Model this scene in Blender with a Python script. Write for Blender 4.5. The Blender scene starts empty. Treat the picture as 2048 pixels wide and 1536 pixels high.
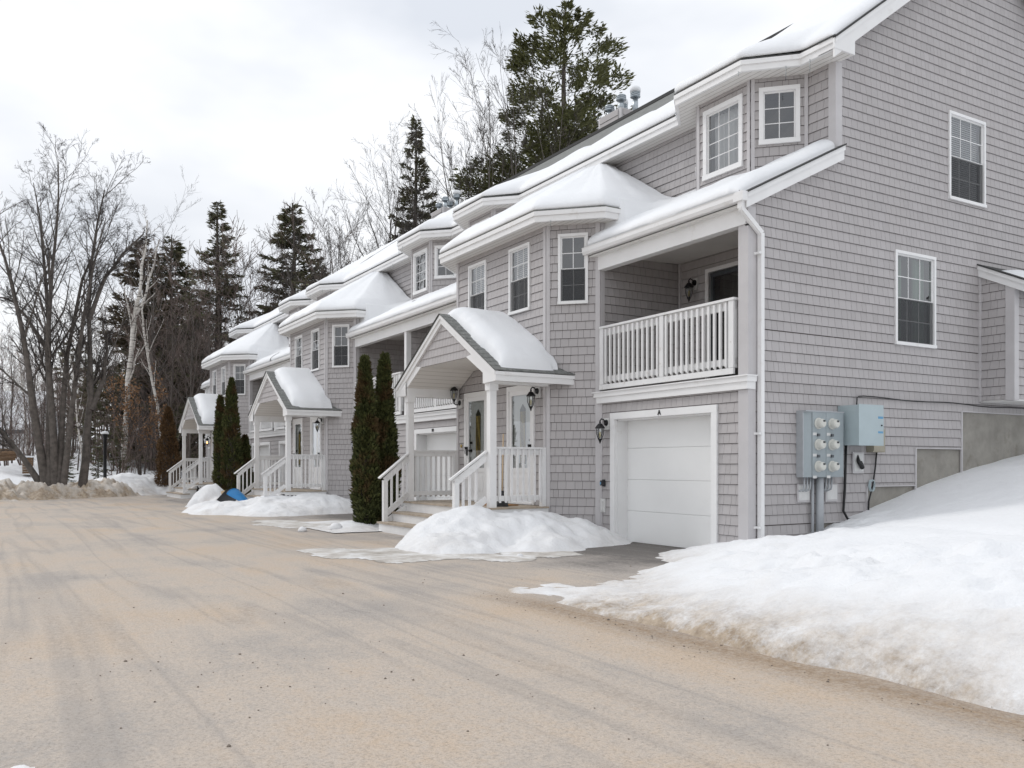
import bpy, math, random
import numpy as np
from mathutils import Vector, Matrix
R = math.radians
rng = np.random.default_rng(7); random.seed(7)
scene = bpy.context.scene
COL = scene.collection

# ------------------------------------------------------------------ camera
TH = 0.5425; FPX = 1760.0; HOR = 931.4
CAM = Vector((8.937, -9.288, 1.31))
AX = Vector((-math.cos(TH), math.sin(TH), 0)); RT = Vector((math.sin(TH), math.cos(TH), 0))
cd = bpy.data.cameras.new('camera'); cam = bpy.data.objects.new('camera', cd); COL.objects.link(cam)
cd.sensor_width = 36.0; cd.lens = 36.0*FPX/2048.0
cd.shift_y = (HOR-768.0)/2048.0
cd.clip_start = 0.1; cd.clip_end = 2000
cam.location = CAM
cam.rotation_euler = AX.to_track_quat('-Z', 'Y').to_euler()
scene.camera = cam
def at(px, Z, z=0.0):
    """point at depth Z in the direction of photo column px, at height z"""
    p = CAM + (AX + RT*((px-1024.0)/FPX))*Z
    return Vector((p.x, p.y, z))
def htop(py, Z): return CAM.z + (HOR-py)/FPX*Z

# ------------------------------------------------------------------ world, sun, exposure
SUN_EL, SUN_AZ = R(38), R(205)      # azimuth measured from +X, counter-clockwise
w = bpy.data.worlds.new('World'); scene.world = w; w.use_nodes = True
nt = w.node_tree; nt.nodes.clear()
def N(t, **k):
    n = nt.nodes.new(t)
    for a, b in k.items(): setattr(n, a, b)
    return n
out = N('ShaderNodeOutputWorld'); bg = N('ShaderNodeBackground'); bg.inputs[1].default_value = 0.1
sky = N('ShaderNodeTexSky', sky_type='NISHITA'); sky.sun_disc = False
sky.sun_elevation = SUN_EL; sky.sun_rotation = R(90)-SUN_AZ
tc = N('ShaderNodeTexCoord'); sep = N('ShaderNodeSeparateXYZ'); nt.links.new(tc.outputs['Generated'], sep.inputs[0])
mp = N('ShaderNodeMapping'); mp.inputs['Scale'].default_value = (1.0, 1.0, 2.2); nt.links.new(tc.outputs['Generated'], mp.inputs[0])
no = N('ShaderNodeTexNoise'); no.inputs['Scale'].default_value = 1.9; no.inputs['Detail'].default_value = 5; no.inputs['Roughness'].default_value = .5
nt.links.new(mp.outputs[0], no.inputs['Vector'])
cr = N('ShaderNodeValToRGB'); cr.color_ramp.elements[0].position = .36; cr.color_ramp.elements[1].position = .56
cr.color_ramp.elements[0].color = (6.5, 6.8, 7.35, 1); cr.color_ramp.elements[1].color = (9.2, 9.3, 9.5, 1)
nt.links.new(no.outputs['Fac'], cr.inputs[0])
# overcast sky: brighter towards the zenith (CIE overcast luminance)
ma = N('ShaderNodeMath', operation='MULTIPLY_ADD'); ma.inputs[1].default_value = 0.42; ma.inputs[2].default_value = 0.92; ma.use_clamp = False
mx0 = N('ShaderNodeMath', operation='MAXIMUM'); mx0.inputs[1].default_value = 0.0
nt.links.new(sep.outputs[2], mx0.inputs[0]); nt.links.new(mx0.outputs[0], ma.inputs[0])
vm = N('ShaderNodeVectorMath', operation='SCALE'); nt.links.new(cr.outputs[0], vm.inputs[0]); nt.links.new(ma.outputs[0], vm.inputs['Scale'])
mixs = N('ShaderNodeMix', data_type='RGBA'); mixs.inputs[0].default_value = 0.93
nt.links.new(sky.outputs[0], mixs.inputs[6]); nt.links.new(vm.outputs[0], mixs.inputs[7])
nt.links.new(mixs.outputs[2], bg.inputs[0]); nt.links.new(bg.outputs[0], out.inputs[0])
sl = bpy.data.lights.new('sun', 'SUN'); sl.energy = 0.9; sl.angle = R(18); sl.color = (1, .965, .92)
so = bpy.data.objects.new('sun', sl); COL.objects.link(so)
sd = Vector((math.cos(SUN_EL)*math.cos(SUN_AZ), math.cos(SUN_EL)*math.sin(SUN_AZ), math.sin(SUN_EL)))
so.rotation_euler = (-sd).to_track_quat('-Z', 'Y').to_euler()
vs = scene.view_settings; vs.view_transform = 'Standard'; vs.look = 'None'; vs.exposure = 0.16; vs.gamma = 1; vs.use_curve_mapping = False
scene.render.engine = 'CYCLES'; scene.cycles.max_bounces = 8; scene.cycles.transparent_max_bounces = 12
scene.cycles.use_denoising = True

# ------------------------------------------------------------------ materials
class Mat:
    def __init__(s, name, base=(.5,.5,.5), rough=.6, metal=0, spec=.5):
        s.m = bpy.data.materials.new(name); s.m.use_nodes = True; s.t = s.m.node_tree
        s.b = s.t.nodes['Principled BSDF']; s.b.inputs['Base Color'].default_value = (*base, 1)
        s.b.inputs['Roughness'].default_value = rough; s.b.inputs['Metallic'].default_value = metal
        s.b.inputs['Specular IOR Level'].default_value = spec
    def n(s, t, **k):
        n = s.t.nodes.new(t)
        for a, b in k.items(): setattr(n, a, b)
        return n
    def l(s, a, b): s.t.links.new(a, b)
    def coord(s, scale=(1,1,1), obj=True):
        tcn = s.n('ShaderNodeTexCoord'); mpn = s.n('ShaderNodeMapping'); mpn.inputs['Scale'].default_value = scale
        if obj: s.l(tcn.outputs['Object'], mpn.inputs[0])
        else:
            g = s.n('ShaderNodeNewGeometry'); s.l(g.outputs['Position'], mpn.inputs[0])
        return mpn.outputs[0]
    def noise(s, vec, scale, detail=4, rough=.55, dist=0):
        n = s.n('ShaderNodeTexNoise'); s.l(vec, n.inputs['Vector'])
        n.inputs['Scale'].default_value = scale; n.inputs['Detail'].default_value = detail
        n.inputs['Roughness'].default_value = rough; n.inputs['Distortion'].default_value = dist
        return n.outputs['Fac']
    def ramp(s, fac, stops):
        r = s.n('ShaderNodeValToRGB'); s.l(fac, r.inputs[0]); e = r.color_ramp.elements
        while len(e) < len(stops): e.new(.5)
        for x, (p, c) in zip(e, stops):
            x.position = p; x.color = (*c, 1) if len(c) == 3 else c
        return r.outputs[0]
    def mix(s, fac, a, b, mode='MIX'):
        m = s.n('ShaderNodeMix', data_type='RGBA', blend_type=mode)
        for sock, v in ((m.inputs[0], fac), (m.inputs[6], a), (m.inputs[7], b)):
            if hasattr(v, 'links') or hasattr(v, 'is_linked'): s.l(v, sock)
            elif isinstance(v, (int, float)): sock.default_value = v
            else: sock.default_value = (*v, 1)
        return m.outputs[2]
    def math(s, op, a, b=0.0, c=0.0, clamp=False):
        m = s.n('ShaderNodeMath', operation=op); m.use_clamp = clamp
        for i, v in enumerate((a, b, c)):
            if hasattr(v, 'is_linked'): s.l(v, m.inputs[i])
            else: m.inputs[i].default_value = v
        return m.outputs[0]
    def attr(s, name):
        a = s.n('ShaderNodeAttribute'); a.attribute_name = name; return a.outputs['Fac']
    def color(s, c): s.l(c, s.b.inputs['Base Color']); return s
    def bump(s, h, strength=.3, dist=.01):
        b = s.n('ShaderNodeBump'); b.inputs['Strength'].default_value = strength; b.inputs['Distance'].default_value = dist
        s.l(h, b.inputs['Height']); s.l(b.outputs[0], s.b.inputs['Normal']); return s
M = {}
def simple(name, base, rough=.6, metal=0, var=.12, scale=6, bump=0.0, spec=.5, dirt=None):
    m = Mat(name, base, rough, metal, spec); v = m.coord(obj=False)
    f = m.noise(v, scale, 5, .6)
    lo = tuple(c*(1-var) for c in base); hi = tuple(min(1, c*(1+var*.6)) for c in base)
    c = m.ramp(f, [(.3, lo), (.7, hi)])
    if dirt:
        f2 = m.noise(v, dirt[1], 6, .7); k = m.ramp(f2, [(dirt[2], (0,0,0)), (dirt[2]+.14, (1,1,1))])
        c = m.mix(m.math('MULTIPLY', k, dirt[3]), c, dirt[0])
    m.color(c)
    if bump: m.bump(m.noise(v, scale*14, 4, .6), bump, .004)
    M[name] = m.m; return m
# vinyl shingle siding: shade attribute per shingle plus vertical wood-grain relief
m = Mat('siding', (.45,.425,.43), .62, 0, .3); v = m.coord(obj=False)
sh = m.attr('shade')
c = m.ramp(sh, [(0, (.388,.371,.372)), (1, (.474,.454,.456))])
wv = m.coord((1.2,1.2,.35), obj=False)
c = m.mix(m.ramp(m.noise(wv, 1.1, 5, .6), [(.35, (0,0,0)), (.75, (.26,.26,.26))]), c, (.41,.38,.37))
m.color(c); gv = m.coord((60,60,3), obj=False); m.bump(m.noise(gv, 1.0, 3, .6), .25, .003); M['siding'] = m.m
simple('wall_back', (.13,.112,.105), .9)
simple('trim_grey', (.52,.505,.512), .5, var=.08, scale=2, dirt=((.36,.34,.33), 2.5, .6, .4))
simple('trim_white', (.80,.80,.80), .42, var=.05, scale=1.5, dirt=((.55,.52,.47), 3.2, .60, .45))
simple('paint_white_worn', (.76,.76,.76), .5, var=.07, scale=3, dirt=((.40,.35,.30), 9, .60, .7))
simple('soffit', (.74,.735,.72), .5, var=.05, scale=2, dirt=((.5,.48,.44), 1.7, .58, .45))
m = Mat('soffit_board', (.72,.71,.68), .5); v = m.coord(obj=False)
bw = m.n('ShaderNodeTexWave', wave_type='BANDS', bands_direction='Y'); m.l(v, bw.inputs[0]); bw.inputs['Scale'].default_value = 3.1
g = m.ramp(bw.outputs['Fac'], [(0, (0,0,0)), (.06, (1,1,1))]); m.color(m.mix(g, (.34,.32,.30), (.73,.715,.69))); m.bump(g, .5, .01); M['soffit_board'] = m.m
m = Mat('ceiling_board', (.72,.71,.68), .5); v = m.coord(obj=False)
bw = m.n('ShaderNodeTexWave', wave_type='BANDS', bands_direction='X'); m.l(v, bw.inputs[0]); bw.inputs['Scale'].default_value = 2.6
g = m.ramp(bw.outputs['Fac'], [(0, (0,0,0)), (.03, (1,1,1))]); m.color(m.mix(g, (.40,.38,.35), (.73,.715,.69))); m.bump(g, .4, .008); M['ceiling_board'] = m.m
simple('garage_white', (.80,.805,.80), .35, var=.03, scale=1.0, bump=.06)
simple('concrete', (.30,.285,.255), .85, var=.22, scale=3, bump=.3, dirt=((.17,.15,.12), 2.0, .55, .7))
simple('foundation_dark', (.16,.15,.14), .9)
simple('firewood', (.17,.105,.06), .85, var=.4, scale=8)
simple('grit', (.24,.20,.165), .9, var=.5, scale=40)
simple('deck_wood', (.40,.335,.265), .75, var=.25, scale=5, bump=.2, dirt=((.2,.16,.12), 4, .55, .6))
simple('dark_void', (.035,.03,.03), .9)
simple('room', (.16,.145,.135), .9)
simple('curtain', (.24,.36,.28), .8, var=.15, scale=3)
simple('curtain_dark', (.07,.065,.055), .9, var=.3, scale=6)
simple('blind', (.80,.80,.82), .6, var=.05)
simple('black_metal', (.012,.012,.013), .38, .3, var=.2)
simple('galv', (.42,.46,.49), .35, .85, var=.2, scale=9)
simple('vent_dark', (.13,.14,.15), .4, .7)
simple('cab_grey', (.33,.375,.395), .45, .15, var=.08, scale=4, dirt=((.24,.26,.27), 5, .58, .5))
simple('cab_side', (.25,.285,.30), .45, .15, var=.08, scale=4)
simple('box_blue', (.42,.50,.525), .45, .1, var=.05, scale=4)
simple('meter_white', (.62,.62,.575), .3, var=.06)
simple('pipe_grey', (.40,.42,.44), .45, .1, var=.08)
simple('cable_black', (.014,.014,.015), .5)
simple('sticker', (.66,.66,.65), .5); simple('sticker_blue', (.12,.32,.52), .5); simple('tan_box', (.36,.33,.26), .5)
simple('letter', (.02,.02,.02), .5)
simple('mat_brown', (.33,.17,.06), .9, var=.3, scale=30)
simple('blue_plastic', (.01,.20,.50), .35, var=.06); simple('dark_plastic', (.035,.037,.042), .42, var=.2); simple('wood_pale', (.62,.47,.30), .6)
simple('brass', (.5,.36,.12), .3, .8)
simple('bark', (.12,.105,.094), .9, var=.45, scale=5, bump=.6)
simple('bark_dark', (.095,.078,.068), .9, var=.4, scale=6, bump=.5)
simple('twig', (.055,.046,.042), .85, var=.35, scale=1.2)
simple('twig_red', (.175,.132,.115), .85, var=.35, scale=1.0)
m = Mat('birch', (.6,.57,.53), .7); v = m.coord((1,1,9), obj=False)
m.color(m.ramp(m.noise(v, 1.6, 4, .6), [(.36, (.05,.04,.035)), (.46, (.56,.53,.49)), (.7, (.66,.63,.58))])); M['birch'] = m.m
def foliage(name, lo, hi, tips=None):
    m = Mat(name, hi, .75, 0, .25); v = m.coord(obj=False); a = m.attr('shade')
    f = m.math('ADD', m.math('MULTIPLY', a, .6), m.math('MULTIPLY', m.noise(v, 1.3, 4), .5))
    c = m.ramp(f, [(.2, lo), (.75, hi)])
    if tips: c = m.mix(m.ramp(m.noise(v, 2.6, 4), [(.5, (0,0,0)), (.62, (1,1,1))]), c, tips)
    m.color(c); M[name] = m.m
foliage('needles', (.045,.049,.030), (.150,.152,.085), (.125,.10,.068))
foliage('needles_pine', (.030,.036,.016), (.112,.115,.046))
foliage('needles_brown', (.035,.028,.017), (.10,.078,.042))
foliage('cedar', (.022,.030,.010), (.098,.108,.036), (.085,.055,.024))
foliage('cedar_dead', (.05,.028,.012), (.16,.095,.045))
foliage('leaf_orange', (.16,.085,.04), (.33,.19,.10))
# snow: dirt attribute per vertex
def snowmat(name, base=(.86,.875,.895), fine=1.0):
    m = Mat(name, base, .55, 0, .2); v = m.coord(obj=False)
    d = m.attr('dirt'); n1 = m.noise(v, 3.2, 6, .65); n2 = m.noise(v, 26, 6, .75)
    k = m.math('ADD', d, m.math('MULTIPLY', m.math('SUBTRACT', m.math('ADD', m.math('MULTIPLY', n1, .6), m.math('MULTIPLY', n2, .4)), .5), m.math('MULTIPLY', d, 4.2)), clamp=True)
    dirtc = m.ramp(m.noise(v, 7, 5, .7), [(.3, (.22,.165,.115)), (.7, (.52,.43,.33))])
    m.color(m.mix(k, base, dirtc))
    h = m.math('ADD', m.noise(v, 5, 6, .6), m.math('MULTIPLY', m.noise(v, 38, 4, .7), .35))
    m.bump(h, .6*fine, .05); M[name] = m.m
snowmat('snow', (.80,.812,.83)); snowmat('dirty_snow', (.62,.60,.57), 1.3); snowmat('snow_roof', (.80,.815,.835), .45)
m = Mat('ice', (.6,.58,.55), .4, 0, .4); v = m.coord(obj=False)
m.color(m.ramp(m.noise(v, 2.4, 7, .68), [(.34, (.36,.325,.285)), (.47, (.54,.51,.47)), (.56, (.66,.645,.62)), (.66, (.80,.80,.80))])); m.bump(m.noise(v, 14, 5, .7), .5, .02); M['ice'] = m.m
# sanded asphalt
m = Mat('asphalt', (.3,.26,.22), .85, 0, .25); v = m.coord(obj=False)
sx = m.n('ShaderNodeSeparateXYZ'); m.l(v, sx.inputs[0])
stre = m.coord((.10,.75,1), obj=False)
n1 = m.noise(v, .5, 6, .62); n2 = m.noise(stre, 1.5, 6, .62, .5); n3 = m.noise(v, 48, 2, .8); n4 = m.noise(v, 16, 5, .75); n5 = m.noise(v, 150, 2, .8)
sandk = m.math('ADD', m.math('MULTIPLY', n1, .78), m.math('MULTIPLY', n2, .5)); sandk = m.math('SUBTRACT', sandk, .14)
edge = m.math('MULTIPLY_ADD', sx.outputs[1], .36, 1.25, clamp=True)       # bare asphalt apron towards the garages
sandk = m.math('SUBTRACT', sandk, m.math('MULTIPLY', edge, .42))
sandk = m.math('ADD', sandk, m.math('MULTIPLY', m.math('SUBTRACT', n4, .5), .30))
c = m.ramp(sandk, [(.14, (.135,.128,.123)), (.36, (.385,.352,.322)), (.50, (.495,.430,.368)), (.66, (.515,.412,.315))])
c = m.mix(m.math('MULTIPLY', m.ramp(n3, [(.30, (1,1,1)), (.5, (0,0,0))]), .45), c, (.19,.165,.14))
c = m.mix(m.ramp(n3, [(.58, (0,0,0)), (.72, (.35,.35,.35))]), c, (.58,.52,.45))
c = m.mix(m.ramp(n5, [(.35, (.4,.4,.4)), (.5, (0,0,0))]), c, (.2,.17,.145))
trk = m.coord((.05,.9,1), obj=False); tn = m.noise(trk, 1.05, 3, .5, .8)
c = m.mix(m.math('MULTIPLY', m.ramp(tn, [(.465, (0,0,0)), (.5, (.5,.5,.5)), (.535, (0,0,0))]), m.ramp(n4, [(.35, (0,0,0)), (.6, (1,1,1))])), c, (.24,.225,.215))
# sand swept up against the snow bank
ed = m.math('SUBTRACT', 1.0, m.math('MULTIPLY', m.math('ABSOLUTE', m.math('ADD', sx.outputs[1], 4.78)), 2.6), clamp=True)
ed = m.math('MULTIPLY', m.math('MULTIPLY', ed, m.math('MULTIPLY', m.math('SUBTRACT', sx.outputs[0], .8), .8, clamp=True)), m.ramp(n4, [(.3, (.35,.35,.35)), (.6, (1,1,1))]))
c = m.mix(ed, c, m.ramp(n3, [(.3, (.20,.14,.09)), (.7, (.36,.27,.185))]))
m.color(c); m.bump(m.math('ADD', n3, m.math('MULTIPLY', n4, .6)), .6, .012); M['asphalt'] = m.m
# roof shingles
m = Mat('roof', (.16,.165,.16), .85); v = m.coord(obj=False)
br = m.n('ShaderNodeTexBrick'); m.l(v, br.inputs[0])
m.color(m.ramp(m.noise(m.coord((2,9,9), obj=False), 2.2, 5, .7), [(.3, (.10,.105,.10)), (.7, (.235,.24,.23))])); m.bump(m.noise(v, 30, 4, .7), .5, .01); M['roof'] = m.m
simple('roof_edge', (.045,.045,.045), .8)
# glass
def glass(name, tint=.8, boost=2.0, base=.05):
    m = bpy.data.materials.new(name); m.use_nodes = True; t = m.node_tree; t.nodes.clear()
    o = t.nodes.new('ShaderNodeOutputMaterial'); mixn = t.nodes.new('ShaderNodeMixShader')
    tr = t.nodes.new('ShaderNodeBsdfTransparent'); tr.inputs[0].default_value = (tint, tint*1.02, tint, 1)
    gl = t.nodes.new('ShaderNodeBsdfGlossy'); gl.inputs['Roughness'].default_value = .015; gl.inputs[0].default_value = (.95,.97,1,1)
    fr = t.nodes.new('ShaderNodeFresnel'); fr.inputs[0].default_value = 1.5
    ma = t.nodes.new('ShaderNodeMath'); ma.operation = 'MULTIPLY_ADD'; ma.use_clamp = True; ma.inputs[1].default_value = boost; ma.inputs[2].default_value = base
    g = t.nodes.new('ShaderNodeTexCoord'); nz = t.nodes.new('ShaderNodeTexNoise'); nz.inputs['Scale'].default_value = 2.5
    bp = t.nodes.new('ShaderNodeBump'); bp.inputs['Strength'].default_value = .05; bp.inputs['Distance'].default_value = .02
    t.links.new(g.outputs['Object'], nz.inputs['Vector']); t.links.new(nz.outputs['Fac'], bp.inputs['Height']); t.links.new(bp.outputs[0], gl.inputs['Normal'])
    t.links.new(fr.outputs[0], ma.inputs[0]); t.links.new(ma.outputs[0], mixn.inputs[0]); t.links.new(tr.outputs[0], mixn.inputs[1]); t.links.new(gl.outputs[0], mixn.inputs[2]); t.links.new(mixn.outputs[0], o.inputs[0])
    M[name] = m
glass('glass', .82, 2.0, .06); glass('lamp_glass', .9, 1.2, .05)
def screenmat():
    m = bpy.data.materials.new('insect_screen'); m.use_nodes = True; t = m.node_tree; b = t.nodes['Principled BSDF']
    b.inputs['Base Color'].default_value = (.035,.037,.04,1); b.inputs['Roughness'].default_value = .8; b.inputs['Alpha'].default_value = .62
    M['insect_screen'] = m
screenmat()
def emis(name, col, st):
    m = Mat(name, col, .4); m.b.inputs['Emission Color'].default_value = (*col, 1); m.b.inputs['Emission Strength'].default_value = st; M[name] = m.m
emis('bulb_lit', (1, .55, .22), 6.0); simple('bulb_off', (.55,.47,.25), .3); simple('candle', (.6,.58,.52), .4)

# ------------------------------------------------------------------ mesh builder
class MB:
    def __init__(s): s.v = []; s.f = []; s.sh = []; s.n = 0; s.dirt = None; s.smooth = False
    def add(s, v, f, shade=.5):
        o = s.n; s.v.extend([tuple(p) for p in v]); s.n += len(v)
        for q in f: s.f.append(tuple(i+o for i in q)); s.sh.append(shade)
        return s
    def box(s, x0, x1, y0, y1, z0, z1, shade=.5):
        if x0 > x1: x0, x1 = x1, x0
        if y0 > y1: y0, y1 = y1, y0
        v = [(x0,y0,z0),(x1,y0,z0),(x1,y1,z0),(x0,y1,z0),(x0,y0,z1),(x1,y0,z1),(x1,y1,z1),(x0,y1,z1)]
        return s.add(v, [(3,2,1,0),(4,5,6,7),(0,1,5,4),(1,2,6,5),(2,3,7,6),(3,0,4,7)], shade)
    def hexa(s, v, shade=.5): return s.add(v, [(3,2,1,0),(4,5,6,7),(0,1,5,4),(1,2,6,5),(2,3,7,6),(3,0,4,7)], shade)
    def quad(s, a, b, c, d, shade=.5): return s.add([a,b,c,d], [(0,1,2,3)], shade)
    def poly(s, pts): return s.add(pts, [tuple(range(len(pts)))])
    def beam(s, p, q, w, h, up=(0,0,1)):
        """rectangular bar from p to q, w wide, h high"""
        p = Vector(p); q = Vector(q); d = (q-p).normalized(); sx_ = d.cross(Vector(up))
        if sx_.length < 1e-5: sx_ = d.cross(Vector((1,0,0)))
        sx_.normalize(); u = sx_.cross(d).normalized(); a = sx_*(w/2); b = u*(h/2)
        return s.hexa([p-a-b, p+a-b, q+a-b, q-a-b, p-a+b, p+a+b, q+a+b, q-a+b])
    def prism(s, prof, axis, a, b):
        """profile (list of 2D) extruded along axis 'x'/'y'/'z' from a to b"""
        def P(u, v, t): return {'x': (t,u,v), 'y': (u,t,v), 'z': (u,v,t)}[axis]
        n = len(prof); v = [P(u,w_,a) for u,w_ in prof]+[P(u,w_,b) for u,w_ in prof]
        f = [(i,(i+1)%n,(i+1)%n+n,i+n) for i in range(n)]+[tuple(range(n))[::-1], tuple(range(n,2*n))]
        return s.add(v, f)
    def lathe(s, c, prof, n=12, axis=(0,0,1)):
        ax = Vector(axis).normalized(); t = ax.orthogonal().normalized(); b = ax.cross(t); c = Vector(c); v = []; f = []
        for r, h in prof:
            for i in range(n):
                an = 2*math.pi*i/n; v.append(c+ax*h+(t*math.cos(an)+b*math.sin(an))*r)
        for k in range(len(prof)-1):
            for i in range(n): f.append((k*n+i, k*n+(i+1)%n, (k+1)*n+(i+1)%n, (k+1)*n+i))
        f.append(tuple(range(n))[::-1]); f.append(tuple(range((len(prof)-1)*n, len(prof)*n)))
        return s.add(v, f)
    def tube(s, pts, rad, n=6, cap=True, shade=.5):
        P = [Vector(p) for p in pts]; m_ = len(P); rad = [rad]*m_ if isinstance(rad, (int,float)) else rad
        v = []; f = []; ref = None
        for i in range(m_):
            d = (P[min(i+1,m_-1)]-P[max(i-1,0)]); d = d.normalized() if d.length > 1e-9 else Vector((0,0,1))
            if ref is None or abs(ref.dot(d)) > .98: ref = Vector((0,0,1)) if abs(d.z) < .8 else Vector((1,0,0))
            t = d.cross(ref).normalized(); b = d.cross(t); 
            for k in range(n):
                an = 2*math.pi*k/n; v.append(P[i]+(t*math.cos(an)+b*math.sin(an))*rad[i])
        for i in range(m_-1):
            for k in range(n): f.append((i*n+k, i*n+(k+1)%n, (i+1)*n+(k+1)%n, (i+1)*n+k))
        if cap: f.append(tuple(range(n))[::-1]); f.append(tuple(range((m_-1)*n, m_*n)))
        return s.add(v, f, shade)
    def mesh(s, name, mat, smooth=False, dirt=None):
        me = bpy.data.meshes.new(name); me.from_pydata(s.v, [], s.f)
        if any(x != .5 for x in s.sh):
            a = me.attributes.new('shade', 'FLOAT', 'FACE'); a.data.foreach_set('value', np.array(s.sh, np.float32))
        if dirt is not None:
            a = me.attributes.new('dirt', 'FLOAT', 'POINT'); a.data.foreach_set('value', np.array(dirt, np.float32))
        if mat: me.materials.append(M[mat])
        if smooth: me.polygons.foreach_set('use_smooth', np.ones(len(me.polygons), bool))
        me.update(); return me
    def build(s, name, mat, parent=None, smooth=False, dirt=None):
        return put(name, s.mesh(name, mat, smooth, dirt), parent)
def put(name, me, parent=None, loc=None):
    o = bpy.data.objects.new(name, me); COL.objects.link(o)
    if parent: o.parent = parent
    if loc is not None: o.location = loc
    return o
def empty(name, loc, rz=0):
    o = bpy.data.objects.new(name, None); COL.objects.link(o); o.location = loc; o.rotation_euler = (0,0,rz); o.empty_display_size = .2
    return o
def tag(o, label=None, cat=None, group=None, kind=None):
    if label: o['label'] = label
    if cat: o['category'] = cat
    if group: o['group'] = group
    if kind: o['kind'] = kind
    return o
KIDS = {}
def kids(o): return [c for c in bpy.data.objects if c.parent == o]
def copy_tree(o, parent=None, kmap=None):
    if kmap is None:
        kmap = {}
        for c in bpy.data.objects:
            if c.parent: kmap.setdefault(c.parent.name, []).append(c)
    c = o.copy(); COL.objects.link(c); c.parent = parent
    for ch in kmap.get(o.name, []): copy_tree(ch, c, kmap)
    return c
def grid_mesh(name, P, mat, parent=None, dirt=None, mask=None, smooth=True):
    """P: (n,m,3) array -> mesh; mask (n-1,m-1) of faces kept"""
    n, m_, _ = P.shape; idx = np.arange(n*m_).reshape(n, m_)
    q = np.stack([idx[:-1,:-1], idx[1:,:-1], idx[1:,1:], idx[:-1,1:]], -1)
    if mask is not None: q = q[mask]
    q = q.reshape(-1, 4); used = np.unique(q); mp_ = -np.ones(n*m_, int); mp_[used] = np.arange(len(used)); q = mp_[q]
    V = P.reshape(-1,3)[used]; me = bpy.data.meshes.new(name)
    me.vertices.add(len(V)); me.vertices.foreach_set('co', V.astype(np.float32).ravel())
    me.loops.add(q.size); me.loops.foreach_set('vertex_index', q.astype(np.int32).ravel())
    me.polygons.add(len(q)); me.polygons.foreach_set('loop_start', np.arange(0, q.size, 4, dtype=np.int32))
    if dirt is not None:
        a = me.attributes.new('dirt', 'FLOAT', 'POINT'); a.data.foreach_set('value', dirt.reshape(-1)[used].astype(np.float32))
    me.polygons.foreach_set('use_smooth', np.full(len(q), smooth)); me.materials.append(M[mat]); me.update(calc_edges=True); me.validate()
    return put(name, me, parent)
def soup_mesh(name, V, F, mat, shade=None):
    """V (n,3), F (m,k) -> mesh, shade per face"""
    me = bpy.data.meshes.new(name); k = F.shape[1]
    me.vertices.add(len(V)); me.vertices.foreach_set('co', V.astype(np.float32).ravel())
    me.loops.add(F.size); me.loops.foreach_set('vertex_index', F.astype(np.int32).ravel())
    me.polygons.add(len(F)); me.polygons.foreach_set('loop_start', np.arange(0, F.size, k, dtype=np.int32))
    if shade is not None:
        a = me.attributes.new('shade', 'FLOAT', 'FACE'); a.data.foreach_set('value', shade.astype(np.float32))
    me.materials.append(M[mat]); me.update(calc_edges=True); return me

# value noise
_perm = rng.random((64,64))
def vnoise(x, y):
    xi = np.floor(x).astype(int); yi = np.floor(y).astype(int); fx = x-xi; fy = y-yi
    fx = fx*fx*(3-2*fx); fy = fy*fy*(3-2*fy)
    g = lambda a, b: _perm[a % 64, b % 64]
    return (g(xi,yi)*(1-fx)+g(xi+1,yi)*fx)*(1-fy)+(g(xi,yi+1)*(1-fx)+g(xi+1,yi+1)*fx)*fy
def fbm(x, y, o=4, seed=0, gain=.5):
    x = np.asarray(x, float)+seed*17.3; y = np.asarray(y, float)+seed*9.1; s = 0; a = 1; t = 0
    for i in range(o): s = s+a*(vnoise(x, y)-.5); t += a; a *= gain; x = x*2.03+5.1; y = y*2.03+1.7
    return s/t*2
def smax(a, b, k=.18): 
    h = np.clip(.5+.5*(a-b)/k, 0, 1); return b*(1-h)+a*h+k*h*(1-h)

# ------------------------------------------------------------------ ground, road
gx = np.linspace(-170, 130, 151); gy = np.linspace(-150, 150, 151); X, Y = np.meshgrid(gx, gy, indexing='ij')
lotd = (-(X+28.3)*6.4-(Y+8.7)*4.5)/7.82        # metres beyond the far edge of the paved lot
rise = np.clip(lotd-4, 0, None); hill = 14*(1-np.exp(-rise/110))
back = np.clip(Y-9, 0, None); hill = np.maximum(hill, 16*(1-np.exp(-back/80)))
Zg = -.10+hill+np.where(hill > .1, fbm(X*.09, Y*.09, 4, 1)*.5, 0)
g_o = grid_mesh('ground', np.stack([X,Y,Zg],-1), 'snow', dirt=np.zeros_like(X)); tag(g_o, 'snow covered ground rising into the wooded hillside', kind='structure')
rd = MB(); rd.poly([(-24.5,-14.2,0),(-24.5,-60,0),(60,-60,0),(60,1.5,0),(.3,1.5,0),(.3,.3,0),(-34.8,.3,0),(-33.2,-1.75,0)])
rd.v = [(x,y,.004) for x,y,z in rd.v]; r_o = rd.build('road', 'asphalt'); tag(r_o, 'sand strewn asphalt lot in front of the townhouses', kind='structure')

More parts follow.
